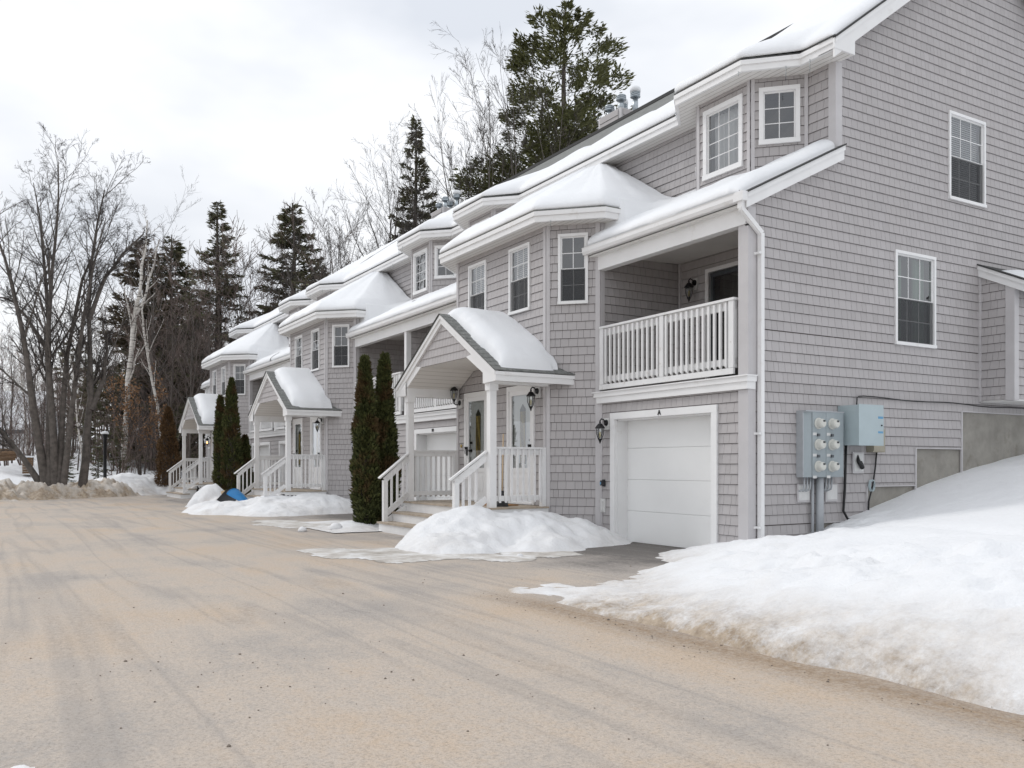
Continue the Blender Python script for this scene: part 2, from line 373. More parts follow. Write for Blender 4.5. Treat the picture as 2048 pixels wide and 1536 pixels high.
# ------------------------------------------------------------------ townhouse
P = 11.69; HW = P/2
BX, SX, BY = 1.705, 2.375, -.68        # half bay front, bay side, bay front plane
UY, UF = 1.85, 1.23                    # upper wall plane, upper bay front plane
EXPO = .148
S2 = math.sqrt(.5)
class House:
    def __init__(s, loc):
        s.e = empty('townhouse', loc); s.loc = Vector(loc); s.sh = []   # shingle list
    def wall(s, name, O, u, n, ext, z0, z1, holes=(), sh=True, mat='wall_back'):
        O = Vector((*O, 0)); u = Vector((*u, 0)); n = Vector((*n, 0))
        def Pt(a, z, d): return O+u*a+n*d+Vector((0,0,z))
        mb = MB(); k0 = int(math.floor(z0/EXPO)); k1 = int(math.ceil(z1/EXPO)); pieces = []
        for k in range(k0, k1):
            za = max(z0, k*EXPO); zb = min(z1, (k+1)*EXPO)
            if zb-za < 1e-4: continue
            cuts = sorted({za, zb, *[h[j] for h in holes for j in (2,3) if za < h[j] < zb]})
            for ca, cb in zip(cuts[:-1], cuts[1:]):
                zm = (ca+cb)/2; segs = [ext(zm)]
                for h in holes:
                    if h[2] < zm < h[3]:
                        ns_ = []
                        for a, b in segs:
                            if h[1] <= a or h[0] >= b: ns_.append((a,b)); continue
                            if h[0] > a: ns_.append((a,h[0]))
                            if h[1] < b: ns_.append((h[1],b))
                        segs = ns_
                for a, b in segs:
                    if b-a < .004: continue
                    mb.quad(Pt(a,ca,0), Pt(b,ca,0), Pt(b,cb,0), Pt(a,cb,0))
                    if not sh: continue
                    r = random.Random(int(k*7919+hash(name) % 1000+O.x*31+O.y*57)); x = a-r.random()*.12; row = r.gauss(0, .12)
                    while x < b-.002:
                        w_ = r.choice((.095,.115,.128,.135,.15,.16)); e = x+w_
                        lo, hi = max(a, x), min(b, e-.005)
                        if hi-lo > .012 and cb-ca > .02: pieces.append((O,u,n,lo,hi,ca+(.0075 if abs(ca-k*EXPO) < 1e-6 else 0),cb,k*EXPO,min(1,max(0,.5+row+r.gauss(0,.12)))))
                        x = e
        part = mb.build(name, mat, s.e)
        for p in pieces: s.sh.append((part,)+p)
        return part
    @staticmethod
    def shingle(mb, pc):
        _, O, u, n, lo, hi, ca, cb, zk, shd = pc
        def d_(z): t = (z-zk)/EXPO; return .026*(1-t)+.010*t
        def Pt(a, z, d): return O+u*a+n*d+Vector((0,0,z))
        v = [Pt(lo,ca,.001), Pt(hi,ca,.001), Pt(hi,cb,.001), Pt(lo,cb,.001), Pt(lo,ca,d_(ca)), Pt(hi,ca,d_(ca)), Pt(hi,cb,d_(cb)), Pt(lo,cb,d_(cb))]
        mb.add(v, [(4,5,6,7),(0,1,5,4),(1,2,6,5),(3,0,4,7),(2,3,7,6)], shd)
    def finish(s, individual=0):
        if individual:
            def area(pc):
                _, O, u, n, lo, hi, ca, cb, zk, shd = pc; c = O+u*((lo+hi)/2)+Vector((0,0,(ca+cb)/2))+s.loc; d = CAM-c
                if n.dot(Vector((d.x,d.y,0))) <= 0: return 0
                rel = -d; Zc = rel.dot(AX); pxx = rel.dot(RT)/Zc
                if abs(pxx) > .57 or Zc < 1: return 0
                if O.y > 1.5 and c.z < 5.3 and n.y < -.5: return 0
                if c.z < .55: return 0
                return (hi-lo)*(cb-ca)*abs(n.dot(d.normalized()))/(Zc*Zc)
            order = sorted(range(len(s.sh)), key=lambda i: -area(s.sh[i])); pick = set(order[:individual])
            for i in order[:individual]:
                mb = MB(); s.shingle(mb, s.sh[i]); mb.build('shingle', 'siding', s.sh[i][0])
        else: pick = set()
        mb = MB()
        for i, pc in enumerate(s.sh):
            if i not in pick: s.shingle(mb, pc)
        o = mb.build('shingle_siding', 'siding', s.e); o['kind'] = 'stuff'; s.sh = []

def frame_pts(O, u, n):
    O = Vector((*O, 0)); u = Vector((*u, 0)); n = Vector((*n, 0))
    return lambda a, z, d: O+u*a+n*d+Vector((0,0,z))
def obx(mb, Pt, a0, a1, z0, z1, d0, d1, shade=.5):
    mb.hexa([Pt(a0,z0,d0), Pt(a1,z0,d0), Pt(a1,z0,d1), Pt(a0,z0,d1), Pt(a0,z1,d0), Pt(a1,z1,d0), Pt(a1,z1,d1), Pt(a0,z1,d1)], shade)
def window(H, O, u, n, a0, a1, z0, z1, cols, rows, double=True, behind='dark', casing=.04, label=None):
    """window part: casing mesh > sash, pane, muntin, insect_screen, blind"""
    Pt = frame_pts(O, u, n); mb = MB(); c = casing; D = .045
    obx(mb, Pt, a0-.008, a1+.008, z1-c, z1+.008, -.06, D); obx(mb, Pt, a0-.012, a1+.012, z0-.012, z0+c, -.06, D+.012)
    obx(mb, Pt, a0-.008, a0+c, z0+c, z1-c, -.06, D-.002); obx(mb, Pt, a1-c, a1+.008, z0+c, z1-c, -.06, D-.002)
    wo = mb.build('window', 'trim_white', H.e)
    if label: wo['label'] = label
    rb = MB(); f = -.45                                          # room box behind the glass
    for q in (((a0,z0,f),(a1,z0,f),(a1,z1,f),(a0,z1,f)), ((a0,z0,f),(a0,z1,f),(a0,z1,-.055),(a0,z0,-.055)), ((a1,z0,f),(a1,z1,f),(a1,z1,-.055),(a1,z0,-.055)),
              ((a0,z0,f),(a1,z0,f),(a1,z0,-.055),(a0,z0,-.055)), ((a0,z1,f),(a1,z1,f),(a1,z1,-.055),(a0,z1,-.055))):
        rb.quad(*[Pt(*p) for p in q])
    rb.build('room', 'room', wo)
    i0, i1, j0, j1 = a0+c, a1-c, z0+c, z1-c; zm = (j0+j1)/2; sw = .024
    sashes = [(j0, zm+.012, -.028), (zm-.012, j1, -.006)] if double else [(j0, j1, -.008)]
    for si, (k0, k1, d) in enumerate(sashes):
        sb = MB(); obx(sb, Pt, i0, i1, k0, k0+sw, d-.012, d+.012); obx(sb, Pt, i0, i1, k1-sw, k1, d-.012, d+.012)
        obx(sb, Pt, i0, i0+sw, k0+sw, k1-sw, d-.012, d+.012); obx(sb, Pt, i1-sw, i1, k0+sw, k1-sw, d-.012, d+.012); sb.build('sash', 'trim_white', wo)
        p0, p1, q0, q1 = i0+sw, i1-sw, k0+sw, k1-sw; mt = .0065; mm = MB()
        for ci in range(1, cols): x = p0+(p1-p0)*ci/cols; obx(mm, Pt, x-mt, x+mt, q0, q1, d-.003, d+.004)
        for ri in range(1, rows): z = q0+(q1-q0)*ri/rows; obx(mm, Pt, p0, p1, z-mt, z+mt, d-.0035, d+.0045)
        mm.build('muntin', 'trim_white', wo)
        for ci in range(cols):
            for ri in range(rows):
                x0 = p0+(p1-p0)*ci/cols; x1 = p0+(p1-p0)*(ci+1)/cols; y0 = q0+(q1-q0)*ri/rows; y1 = q0+(q1-q0)*(ri+1)/rows
                pm = MB(); t1, t2 = random.gauss(0,.0012), random.gauss(0,.0012)
                pm.quad(Pt(x0,y0,d+t1), Pt(x1,y0,d-t1), Pt(x1,y1,d+t2), Pt(x0,y1,d-t2)); pm.build('pane', 'glass', wo)
    if double:
        sc = MB(); sc.quad(Pt(i0+.004,j0,.012), Pt(i1-.004,j0,.012), Pt(i1-.004,zm,.012), Pt(i0+.004,zm,.012)); sc.build('insect_screen', 'insect_screen', wo)
    if behind.startswith('blind'):
        bl = MB(); lo = {'blind': j0, 'blind_half': zm-.02}[behind]; nsl = max(4, int((j1-lo)/.035))
        for k in range(nsl):
            z = lo+(j1-lo)*(k+.5)/nsl; bl.add([Pt(i0+.02,z-.013,-.075), Pt(i1-.02,z-.013,-.075), Pt(i1-.02,z+.013,-.095), Pt(i0+.02,z+.013,-.095)], [(0,1,2,3)])
        bl.build('blind', 'blind', wo)
    if behind in ('curtain', 'shade'):
        cu = MB(); W = i1-i0
        for a, b in (((0,.36),(.66,1)) if behind == 'curtain' else ((0,1),)):
            nn = 26
            for k in range(nn):
                t0, t1 = a+(b-a)*k/nn, a+(b-a)*(k+1)/nn; d0, d1 = -.16+.025*math.sin(t0*60), -.16+.025*math.sin(t1*60)
                cu.quad(Pt(i0+W*t0,j0,d0), Pt(i0+W*t1,j0,d1), Pt(i0+W*t1,j1,d1), Pt(i0+W*t0,j1,d0))
        cu.build('curtain', 'curtain' if behind == 'curtain' else 'blind', wo)
    return wo

def fascia(mb, poly, z0, z1, d=.025):
    """two-step eave board along a plan polyline (outward = right-hand side of travel)"""
    pts = [Vector((x,y,0)) for x,y in poly]; n = len(pts)
    def off(dist):
        r_ = []
        for i in range(n):
            ds = []
            if i > 0: ds.append((pts[i]-pts[i-1]).normalized())
            if i < n-1: ds.append((pts[i+1]-pts[i]).normalized())
            ns = [Vector((-q.y, q.x, 0)) for q in ds]; m_ = sum(ns, Vector()).normalized(); r_.append(pts[i]+m_*(dist/max(.5, m_.dot(ns[0]))))
        return r_
    for (za, zb, da, db) in ((z0, z0+(z1-z0)*.58, -.05, 0), (z0+(z1-z0)*.58, z1, -.05, d)):
        A, B = off(da), off(db); V = []
        for i in range(n): V += [(A[i].x,A[i].y,za),(B[i].x,B[i].y,za),(B[i].x,B[i].y,zb),(A[i].x,A[i].y,zb)]
        F = []
        for i in range(n-1):
            o = i*4; F += [(o,o+1,o+5,o+4),(o+1,o+2,o+6,o+5),(o+2,o+3,o+7,o+6),(o+3,o,o+4,o+7)]
        F += [(0,3,2,1), (4*n-4,4*n-3,4*n-2,4*n-1)]; mb.add(V, F)
def strip(mb, A, B, za, zb, th=0):
    for i in range(len(A)-1):
        mb.quad((A[i][0],A[i][1],za), (A[i+1][0],A[i+1][1],za), (B[i+1][0],B[i+1][1],zb), (B[i][0],B[i][1],zb))

UP_E = [(HW,1.47),(5.5,1.47),(4.88,.85),(3.36,.85),(2.74,1.47)]; UP_E = UP_E+[(-x,y) for x,y in UP_E[::-1]]
UP_W = [(HW,UY),(5.335,UY),(4.725,UF),(3.515,UF),(2.905,UY)]; UP_W = UP_W+[(-x,y) for x,y in UP_W[::-1]]
BAY_E = [(2.725,1.3),(2.725,-.155),(1.85,-1.03)]; BAY_E = BAY_E+[(-x,y) for x,y in BAY_E[::-1]]
BAY_W = [(SX,1.3),(SX,-.01),(BX,BY)]; BAY_W = BAY_W+[(-x,y) for x,y in BAY_W[::-1]]
RS = .7344; EZ = 7.62; RIDGE_Y = 5.80; RIDGE_Z = EZ+RS*(RIDGE_Y-1.47)
LOW_S = .505; LOWY = -.17; LOWZ = 5.115
def low_z(y): return LOWZ+LOW_S*(y-LOWY)
APEX = (0, 1.78, 7.50); BEZ = 5.735

def text_mesh(name, body, size, parent, loc, mat='letter', vs=1.0):
    cu = bpy.data.curves.new(name, 'FONT'); cu.body = body; cu.size = size; cu.align_x = 'CENTER'; cu.align_y = 'CENTER'; cu.extrude = .003; cu.offset = .004
    t = bpy.data.objects.new(name+'_c', cu); COL.objects.link(t); bpy.context.view_layer.update()
    me = bpy.data.meshes.new_from_object(t.evaluated_get(bpy.context.evaluated_depsgraph_get())); bpy.data.objects.remove(t)
    me.materials.clear(); me.materials.append(M[mat]); o = put(name, me, parent, loc); o.rotation_euler = (R(90),0,0); o.scale = (1,vs,1); return o

def build_house(loc):
    H = House(loc); e = H.e
    # --- bay
    wins = [(-.45-.73, -.45, 4.172, 5.394), (.45, .45+.73, 4.172, 5.394)]
    wF = [(.45,1.17), (-1.17,-.45)]
    doors = [(.38,1.34), (-1.34,-.38)]
    holes = [(BX+a, BX+b, 4.172, 5.394) for a, b in wF]+[(BX+a, BX+b, .6, 2.80) for a, b in doors]
    H.wall('bay_wall', (-BX,BY), (1,0), (0,-1), lambda z: (0, 2*BX), .0, 5.58, holes)
    for a, b in wF: window(H, (0,BY), (1,0), (0,-1), a, b, 4.172, 5.394, 3, 2, True, 'blind_half')
    L = (SX-BX)*math.sqrt(2)
    for s in (1,-1):
        u = (S2*s, S2); n = (S2*s, -S2); h0 = (L-.52)/2
        H.wall('bay_splay_wall', (BX*s,BY), u, n, lambda z: (0, L), .0, 5.58, [(h0, h0+.52, 4.172, 5.394)])
        window(H, (BX*s,BY), u, n, h0, h0+.52, 4.172, 5.394, 2, 2, True, 'dark')
        H.wall('bay_side_wall', (SX*s,-.01), (0,1), (s,0), lambda z: (0, 1.84), 2.6, 5.58)
        cb = MB()                                              # corner boards of the bay
        cb.box(s*(BX-.075), s*(BX+.004), BY-.034, BY+.02, .02, 5.56); Pt = frame_pts((BX*s,BY), u, n); obx(cb, Pt, -.004, .06, .02, 5.56, .0, .033)
        cb.build('corner_board', 'trim_grey', e)
        cb = MB(); obx(cb, Pt, L-.075, L+.006, .02, 5.56, .0, .034); cb.box(s*SX, s*(SX+.034), -.012, .07, 2.6, 5.56); cb.build('corner_board', 'trim_grey', e)
    # --- garage storey and balcony on both sides
    for s in (1,-1):
        def X(x): return s*x
        g0, g1 = 2.83, 5.15
        Og = (SX,0) if s > 0 else (-HW,0); ext = lambda z: (0, HW-SX); off = (lambda a: a-SX) if s > 0 else (lambda a: HW+a)
        ga, gb = sorted((off(X(g0)), off(X(g1))))
        H.wall('garage_wall', Og, (1,0), (0,-1), ext, 0.0, 2.40, [(ga-.02, gb+.02, -.1, 2.12)])
        tr = MB(); o0, o1 = 2.711, 5.268
        tr.box(X(o0), X(o1), -.05, .02, 2.10, 2.21); tr.box(X(o0), X(g0), -.048, .02, .0, 2.10); tr.box(X(g1), X(o1), -.048, .02, .0, 2.10)
        tr.box(X(g0-.02), X(g0+.012), .021, .25, .0, 2.09); tr.box(X(g1-.012), X(g1+.02), .021, .25, .0, 2.09); tr.box(X(g0), X(g1), .021, .25, 2.075, 2.11)
        gd = MB(); gd.box(X(g0+.012), X(g1-.012), .262, .27, .0, 2.08); gdo = gd.build('garage_door', 'trim_grey', e)
        tr.build('door_trim', 'trim_white', gdo)
        for k in range(4):
            sb = MB(); z0 = .008+k*.5334; z1 = min(2.085, z0+.5334-.0025)
            sb.prism([(.228,z0+.006),(.234,z0),(.258,z0),(.258,z1),(.234,z1),(.228,z1-.006)], 'x', X(g0+.013), X(g1-.013)); sb.build('door_section', 'garage_white', gdo)
        # garage corner boards
        cb = MB(); cb.box(X(SX+.015), X(SX+.085), -.032, .0, 0, 2.39); cb.build('corner_board', 'trim_grey', e)
        # deck band
        fb = MB(); fb.box(X(2.27), X(HW), -.075, .0, 2.395, 2.50); fb.box(X(2.27), X(HW), -.10, .0, 2.50, 2.575); fb.box(X(2.25), X(HW), -.125, .05, 2.575, 2.592)
        fb.build('deck_band', 'trim_white', e)
        fl = MB(); fl.box(X(SX), X(HW), .05, 1.82, 2.53, 2.60); fl.build('balcony_floor', 'deck_wood', e)
        # back wall of the balcony, sliding door
        d0, d1 = 3.18, 5.05; da, db = sorted((off(X(d0)), off(X(d1))))
        H.wall('balcony_wall', (Og[0],1.82), (1,0), (0,-1), ext, 2.6, 5.06, [(da, db, 2.62, 4.74)])
        dm = MB(); y0 = 1.72
        dm.box(X(d0-.07), X(d0), 1.77, 1.83, 2.6, 4.81); dm.box(X(d1), X(d1+.07), 1.77, 1.83, 2.6, 4.81); dm.box(X(d0), X(d1), 1.77, 1.83, 4.74, 4.81)
        do = dm.build('sliding_door', 'trim_white', e)
        sm = MB(); sm.box(X(d0), X(d0+.06), 1.83, 1.88, 2.62, 4.74); sm.box(X(4.08), X(4.16), 1.83, 1.88, 2.62, 4.74); sm.box(X(d0), X(d1), 1.832, 1.878, 4.66, 4.738); sm.build('sash', 'vent_dark', do)
        for pa, pb in ((d0+.06, 4.08), (4.16, d1)):
            pm = MB(); pm.quad((X(pa),1.86,2.62),(X(pb),1.86,2.62),(X(pb),1.86,4.66),(X(pa),1.86,4.66)); pm.build('pane', 'glass', do)
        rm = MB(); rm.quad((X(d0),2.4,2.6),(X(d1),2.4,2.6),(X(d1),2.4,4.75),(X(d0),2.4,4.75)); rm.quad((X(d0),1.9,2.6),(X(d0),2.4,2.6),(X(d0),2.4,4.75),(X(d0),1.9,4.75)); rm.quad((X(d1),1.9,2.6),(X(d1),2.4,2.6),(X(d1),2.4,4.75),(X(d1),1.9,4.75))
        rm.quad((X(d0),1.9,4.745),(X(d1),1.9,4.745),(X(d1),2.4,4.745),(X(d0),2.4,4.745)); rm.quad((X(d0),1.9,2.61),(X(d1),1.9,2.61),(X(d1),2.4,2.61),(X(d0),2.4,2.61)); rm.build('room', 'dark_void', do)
        cu = MB(); nn = 40
        for k in range(nn):
            xa, xb = d0+.05+(d1-d0-.1)*k/nn, d0+.05+(d1-d0-.1)*(k+1)/nn
            cu.quad((X(xa),2.02+.03*math.sin(k*1.4),2.63),(X(xb),2.02+.03*math.sin((k+1)*1.4),2.63),(X(xb),2.02+.03*math.sin((k+1)*1.4),4.7),(X(xa),2.02+.03*math.sin(k*1.4),4.7))
        cu.build('curtain', 'curtain_dark', do)
        # divider between balconies
        H.wall('divider_wall', (X(HW-.045), .1) if s < 0 else (X(HW-.045), .1), (0,1), (-s,0), lambda z: (0, 1.72), 2.6, 5.05)
        po = MB(); po.box(X(HW-.066), X(HW), -.03, .10, 2.592, 4.73); po.build('post', 'trim_white', e)
        cl = MB(); cl.quad((X(SX),-.17,4.985),(X(HW),-.17,4.985),(X(HW),1.82,5.05),(X(SX),1.82,5.05)); cl.build('balcony_ceiling', 'soffit', e)
        bm_ = MB(); bm_.box(X(SX-.02), X(HW), -.055, .10, 4.727, 4.975); bm_.build('beam', 'trim_white', e)
        ib = MB(); ib.box(X(SX+.036), X(SX+.08), 1.77, 1.818, 2.6, 5.04); ib.build('corner_board', 'trim_grey', e)
        # railing
        ra = MB(); r0, r1 = 2.43, 5.62
        if True: ra.box(X(r0), X(r1+.02), -.075, .05, 3.69, 3.726)
        ro = ra.build('balcony_railing', 'paint_white_worn', e)
        for nm, za, zb, ya, yb in (('rail', 3.565, 3.69, -.022, .018), ('rail', 2.765, 2.86, -.022, .018), ('rim_board', 2.63, 2.715, -.07, -.03)):
            q = MB(); q.box(X(r0), X(r1), ya, yb, za, zb); q.build(nm, 'paint_white_worn', ro)
        for xa, w_ in ((r0, .10), (4.01, .09), (r1-.10, .10)):
            q = MB(); q.box(X(xa), X(xa+w_), -.062, .022, 2.72, 3.688); q.build('post', 'paint_white_worn', ro)
        bal = None
        for a, b in ((r0+.10, 4.01), (4.10, r1-.10)):
            for k in range(12):
                x = a+(b-a)*(k+.5)/12
                if bal is None:
                    q = MB(); q.prism([(-.06,2.745),(-.024,2.715),(-.024,3.672),(-.06,3.672)], 'x', -.019, .019); bal = q.mesh('baluster', 'paint_white_worn')
                put('baluster', bal, ro, (X(x),0,0))
        # gutter
        gu = MB(); gp = [(-.17,5.0),(-.25,5.0),(-.272,5.045),(-.272,5.10),(-.282,5.12),(-.262,5.125),(-.258,5.06),(-.175,5.03),(-.16,5.10),(-.155,5.10),(-.155,5.0)]
        gu.prism(gp, 'x', X(2.2), X(HW)); gu.build('gutter', 'trim_white', e)
        sf = MB(); sf.box(X(2.25), X(HW), -.155, -.055, 4.96, 4.984); sf.build('soffit', 'soffit', e)
        # lower roof
        lr = MB(); xa, xb = X(2.15), X(HW); v = []
        for y, z in ((LOWY-.03, low_z(LOWY-.03)), (UY, low_z(UY))):
            v += [(xa,y,z-.04),(xb,y,z-.04),(xb,y,z),(xa,y,z)]
        lr.add(v, [(0,1,5,4),(3,2,6,7),(0,3,2,1),(1,5,6,2),(0,4,7,3)]); lr.build('lower_roof', 'roof', e)
        # upper bay window walls
        Hx = 4.725-3.515; hw_ = (Hx-.88)/2
        H.wall('upper_bay_wall', ((3.515 if s > 0 else -4.725), UF), (1,0), (0,-1), lambda z: (0,Hx), 5.7, 7.47, [(hw_, hw_+.88, 6.145, 7.295)])
        window(H, ((3.515 if s > 0 else -4.725), UF), (1,0), (0,-1), hw_, hw_+.88, 6.145, 7.295, 3, 4, False, 'shade', casing=.07)
        Lu = (5.335-4.725)*math.sqrt(2)
        for (ex, fx, sg) in ((5.335,4.725,1), (2.905,3.515,-1)):
            u = (S2*s*sg, S2); n = (S2*s*sg, -S2); w0 = (Lu-.61)/2
            H.wall('upper_bay_splay', (X(fx),UF), u, n, lambda z: (0,Lu), 5.9, 7.47, [(w0, w0+.61, 6.415, 7.30)])
            window(H, (X(fx),UF), u, n, w0, w0+.61, 6.415, 7.30, 2, 3, False, 'dark', casing=.06)
            cb = MB(); Pt = frame_pts((X(fx),UF), u, n); obx(cb, Pt, -.002, .055, 5.75, 7.46, 0, .033)
            cb.box(X(fx), X(fx-sg*.06), UF-.033, UF+.01, 5.75, 7.46); obx(cb, Pt, Lu-.055, Lu, 5.95, 7.46, 0, .032); cb.build('corner_board', 'trim_grey', e)
        xa, xb = sorted((X(5.335), X(HW))); H.wall('upper_wall', (xa,UY), (1,0), (0,-1), lambda z: (0,xb-xa), 5.9, 7.47)
    H.wall('upper_wall', (-2.905,UY), (1,0), (0,-1), lambda z: (0,5.81), 5.6, 7.47)
    # --- eaves
    f = MB(); fascia(f, UP_E[::-1][::-1], 7.455, EZ, .025); f.build('fascia', 'trim_white', e)
    sfm = MB(); strip(sfm, UP_E, UP_W, 7.462, 7.462); sfm.build('soffit', 'soffit_board', e)
    f = MB(); fascia(f, BAY_E, 5.555, BEZ, .025); f.build('fascia', 'trim_white', e)
    sfm = MB(); strip(sfm, BAY_E, BAY_W, 5.562, 5.562); sfm.build('soffit', 'soffit_board', e)
    # --- bay roof (pyramid leaning on the upper wall)
    br = MB(); E2 = [(2.745,UY),(2.745,-.163),(1.858,-1.05)]; E2 = E2+[(-x,y) for x,y in E2[::-1]]
    V = [(x,y,BEZ+.012) for x,y in E2]+[APEX]+[(x,y,BEZ-.005) for x,y in E2]; n_ = len(E2)
    br.add(V, [(i,i+1,n_) for i in range(n_-1)]+[(i,n_+1+i,n_+2+i,i+1) for i in range(n_-1)]); br.build('bay_roof', 'roof', e)
    # --- main roof
    mr = MB(); rz = lambda y: EZ+.02+RS*(y-1.47)
    mr.quad((-HW,1.45,rz(1.45)),(HW,1.45,rz(1.45)),(HW,RIDGE_Y,rz(RIDGE_Y)),(-HW,RIDGE_Y,rz(RIDGE_Y)))
    mr.quad((HW,2*RIDGE_Y-1.4,rz(1.4)),(-HW,2*RIDGE_Y-1.4,rz(1.4)),(-HW,RIDGE_Y,rz(RIDGE_Y)),(HW,RIDGE_Y,rz(RIDGE_Y)))
    for s in (1,-1):
        zf = EZ+.02; q = [(s*5.5,1.45,zf),(s*4.89,.83,zf),(s*3.35,.83,zf),(s*2.74,1.45,zf)]; t = [(s*4.6,2.6,rz(2.6)+.005),(s*3.65,2.6,rz(2.6)+.005)]
        mr.add(q+t, [(0,1,4),(1,2,5,4),(2,3,5)])
    mr.build('main_roof', 'roof', e)
    ed = MB(); E3 = [(x,y-.02) for x,y in UP_E]
    for i in range(len(E3)-1):
        ed.quad((*E3[i],EZ),(*E3[i+1],EZ),(*E3[i+1],EZ+.022),(*E3[i],EZ+.022))
    ed.box(-HW, HW, RIDGE_Y-.09, RIDGE_Y+.09, rz(RIDGE_Y)-.05, rz(RIDGE_Y)+.035); ed.build('roof_edge', 'roof_edge', e)
    # back wall (never seen) keeps the light out
    bw_ = MB(); bw_.box(-HW, HW, 9.9, 10.0, 0, 7.6); bw_.build('rear_wall', 'wall_back', e)
    # --- chimney
    ch = MB(); ch.box(4.75, 5.84, 6.9, 7.9, 9.6, 11.92)
    co = ch.build('chimney', 'trim_grey', e)
    for k in range(8):
        q = MB(); z0 = 10.42+k*.185
        q.prism([(6.868,z0),(6.895,z0),(6.895,z0+.18),(6.885,z0+.18)], 'x', 4.85, 5.74); q.prism([(5.87,z0),(5.845,z0),(5.845,z0+.18),(5.853,z0+.18)], 'y', 6.98, 7.85); q.build('clapboard', 'siding', co)
    for x, y, h, snow in ((4.98,7.15,.22,0), (5.55,7.15,.34,0), (5.0,7.65,.36,1), (5.6,7.65,.52,1)):
        q = MB(); q.lathe((x,y,11.92), [(.085,0),(.085,h)], 14); vo_ = q.build('flue_pipe', 'galv', co, True)
        q = MB(); q.lathe((x,y,11.92+h), [(.085,0),(.155,.015),(.155,.04),(.12,.045),(.12,.065),(.15,.07),(.15,.095),(.12,.1),(.12,.12),(.15,.125),(.14,.155),(.02,.165)], 16); q.build('flue_cap', 'galv', co)
        if snow: q = MB(); q.lathe((x,y,12.085+h), [(.16,0),(.165,.09),(.15,.14),(.08,.16),(.01,.165)], 16); q.build('snow_cap', 'snow_roof', co, True)
    # --- porch
    y0, y1 = -1.93, BY; dz = .59
    pm = MB(); pm.box(-1.80, 1.80, y0, y1-.03, .50, .56)
    po = pm.build('porch', 'paint_white_worn', e)
    for k in range(9):
        q = MB(); a = y0-.03+k*.143; q.box(-1.82, 1.82, a, min(a+.137, y1-.028), .561, dz); q.build('deck_board', 'deck_wood', po)
    for s in (1,-1):
        q = MB(); q.box(s*1.68-.062, s*1.68+.062, -1.86, -1.736, dz, 2.62); q.build('post', 'trim_white', po)
        q = MB(); q.box(s*1.68-.085, s*1.68+.085, -1.883, -1.713, 2.60, 2.72); q.build('capital', 'trim_white', po)
        q = MB(); q.box(s*1.60, s*1.80, -1.90, BY-.03, 2.715, 2.90); q.build('beam', 'trim_white', po)
    # porch roof
    pz, ex, ez = 4.13, 2.05, 2.905; sl_ = (pz-ez)/ex; rf = MB(); yb = -.25
    for s in (1,-1):
        for (dz0, dz1) in ((0, .02),):
            rf.add([(0,y0-.04,pz+dz1),(s*(ex+.03),y0-.04,ez-.03*sl_+dz1),(s*(ex+.03),yb,ez-.03*sl_+dz1),(0,yb,pz+dz1)], [(0,1,2,3)])
        for k in range(15):                                     # shingle courses of the slope
            t0 = k/15; t1 = (k+1)/15+.02; X0, X1 = s*(ex+.03)*(1-t0), s*(ex+.03)*(1-min(t1,1)); za = pz-sl_*abs(X0)+.034; zb = pz-sl_*abs(X1)+.024
            rf.add([(X0,y0-.045,za),(X0,yb,za),(X1,yb,zb),(X1,y0-.045,zb),(X0,y0-.045,za-.014),(X0,yb,za-.014)], [(0,1,2,3),(0,4,5,1)])
        q = MB(); q.prism([(s*(ex+.01),ez-.17),(s*(ex-.03),ez-.17),(s*(ex-.03),ez-.01),(s*(ex+.01),ez-.01)], 'y', y0-.01, yb-.03); q.prism([(s*(ex+.028),ez-.07),(s*(ex+.0),ez-.07),(s*(ex+.0),ez-.012),(s*(ex+.028),ez-.012)], 'y', y0-.012, yb-.02); q.build('eave_board', 'trim_white', po)
        q = MB(); q.box(s*1.80, s*(ex-.03), y0+.06, BY-.03, ez-.165, ez-.15); q.build('soffit', 'soffit', po)
        q = MB()                                                # rake board, two steps
        for (h0, h1, d0, d1) in ((-.16,-.065,-1.93,-1.88), (-.065,.0,-1.955,-1.88)):
            q.hexa([(0,d0,pz+h0),(s*ex,d0,ez+h0),(s*ex,d1,ez+h0),(0,d1,pz+h0),(0,d0,pz+h1),(s*ex,d0,ez+h1),(s*ex,d1,ez+h1),(0,d1,pz+h1)])
        q.add([(s*1.60,-1.928,2.72),(s*1.60,-1.928,3.0),(s*ex,-1.928,ez-.15),(s*ex,-1.928,2.735)], [(0,1,2,3)])
        q.build('rake_board', 'trim_white', po)
    rf.build('porch_roof', 'roof', po)
    gi = MB(); ib_ = 3.24; gx_ = (pz-.16-ib_)/sl_
    gi.add([(-gx_-.1,-1.87,ib_),(gx_+.1,-1.87,ib_),(0,-1.87,pz-.08)], [(0,1,2)]); gio = gi.build('gable_infill', 'wall_back', po)
    q = MB()
    for k in range(6):
        z0 = ib_+k*.148; 
        if z0 > pz-.2: break
        xa = (pz-.1-z0)/sl_; xx = -xa
        while xx < xa: 
            w_ = random.choice((.11,.13,.15)); x2 = min(xa, xx+w_-.004); z1 = min(z0+.148, pz-.1-sl_*min(abs(xx),abs(x2))+.02)
            q.add([(xx,-1.896,z0),(x2,-1.896,z0),(x2,-1.88,z0+.148),(xx,-1.88,z0+.148),(xx,-1.87,z0),(x2,-1.87,z0)], [(0,1,2,3),(4,5,1,0)], random.uniform(.35,.65)); xx += w_
    q.build('shingle_siding', 'siding', po)['kind'] = 'stuff'
    cl = MB(); cz = 3.235
    cl.quad((-.95,-1.88,cz),(.95,-1.88,cz),(.95,BY-.03,cz),(-.95,BY-.03,cz))
    for s in (1,-1): cl.quad((s*.95,-1.88,cz),(s*1.61,-1.88,2.88),(s*1.61,BY-.03,2.88),(s*.95,BY-.03,cz))
    cl.build('ceiling', 'ceiling_board', po)
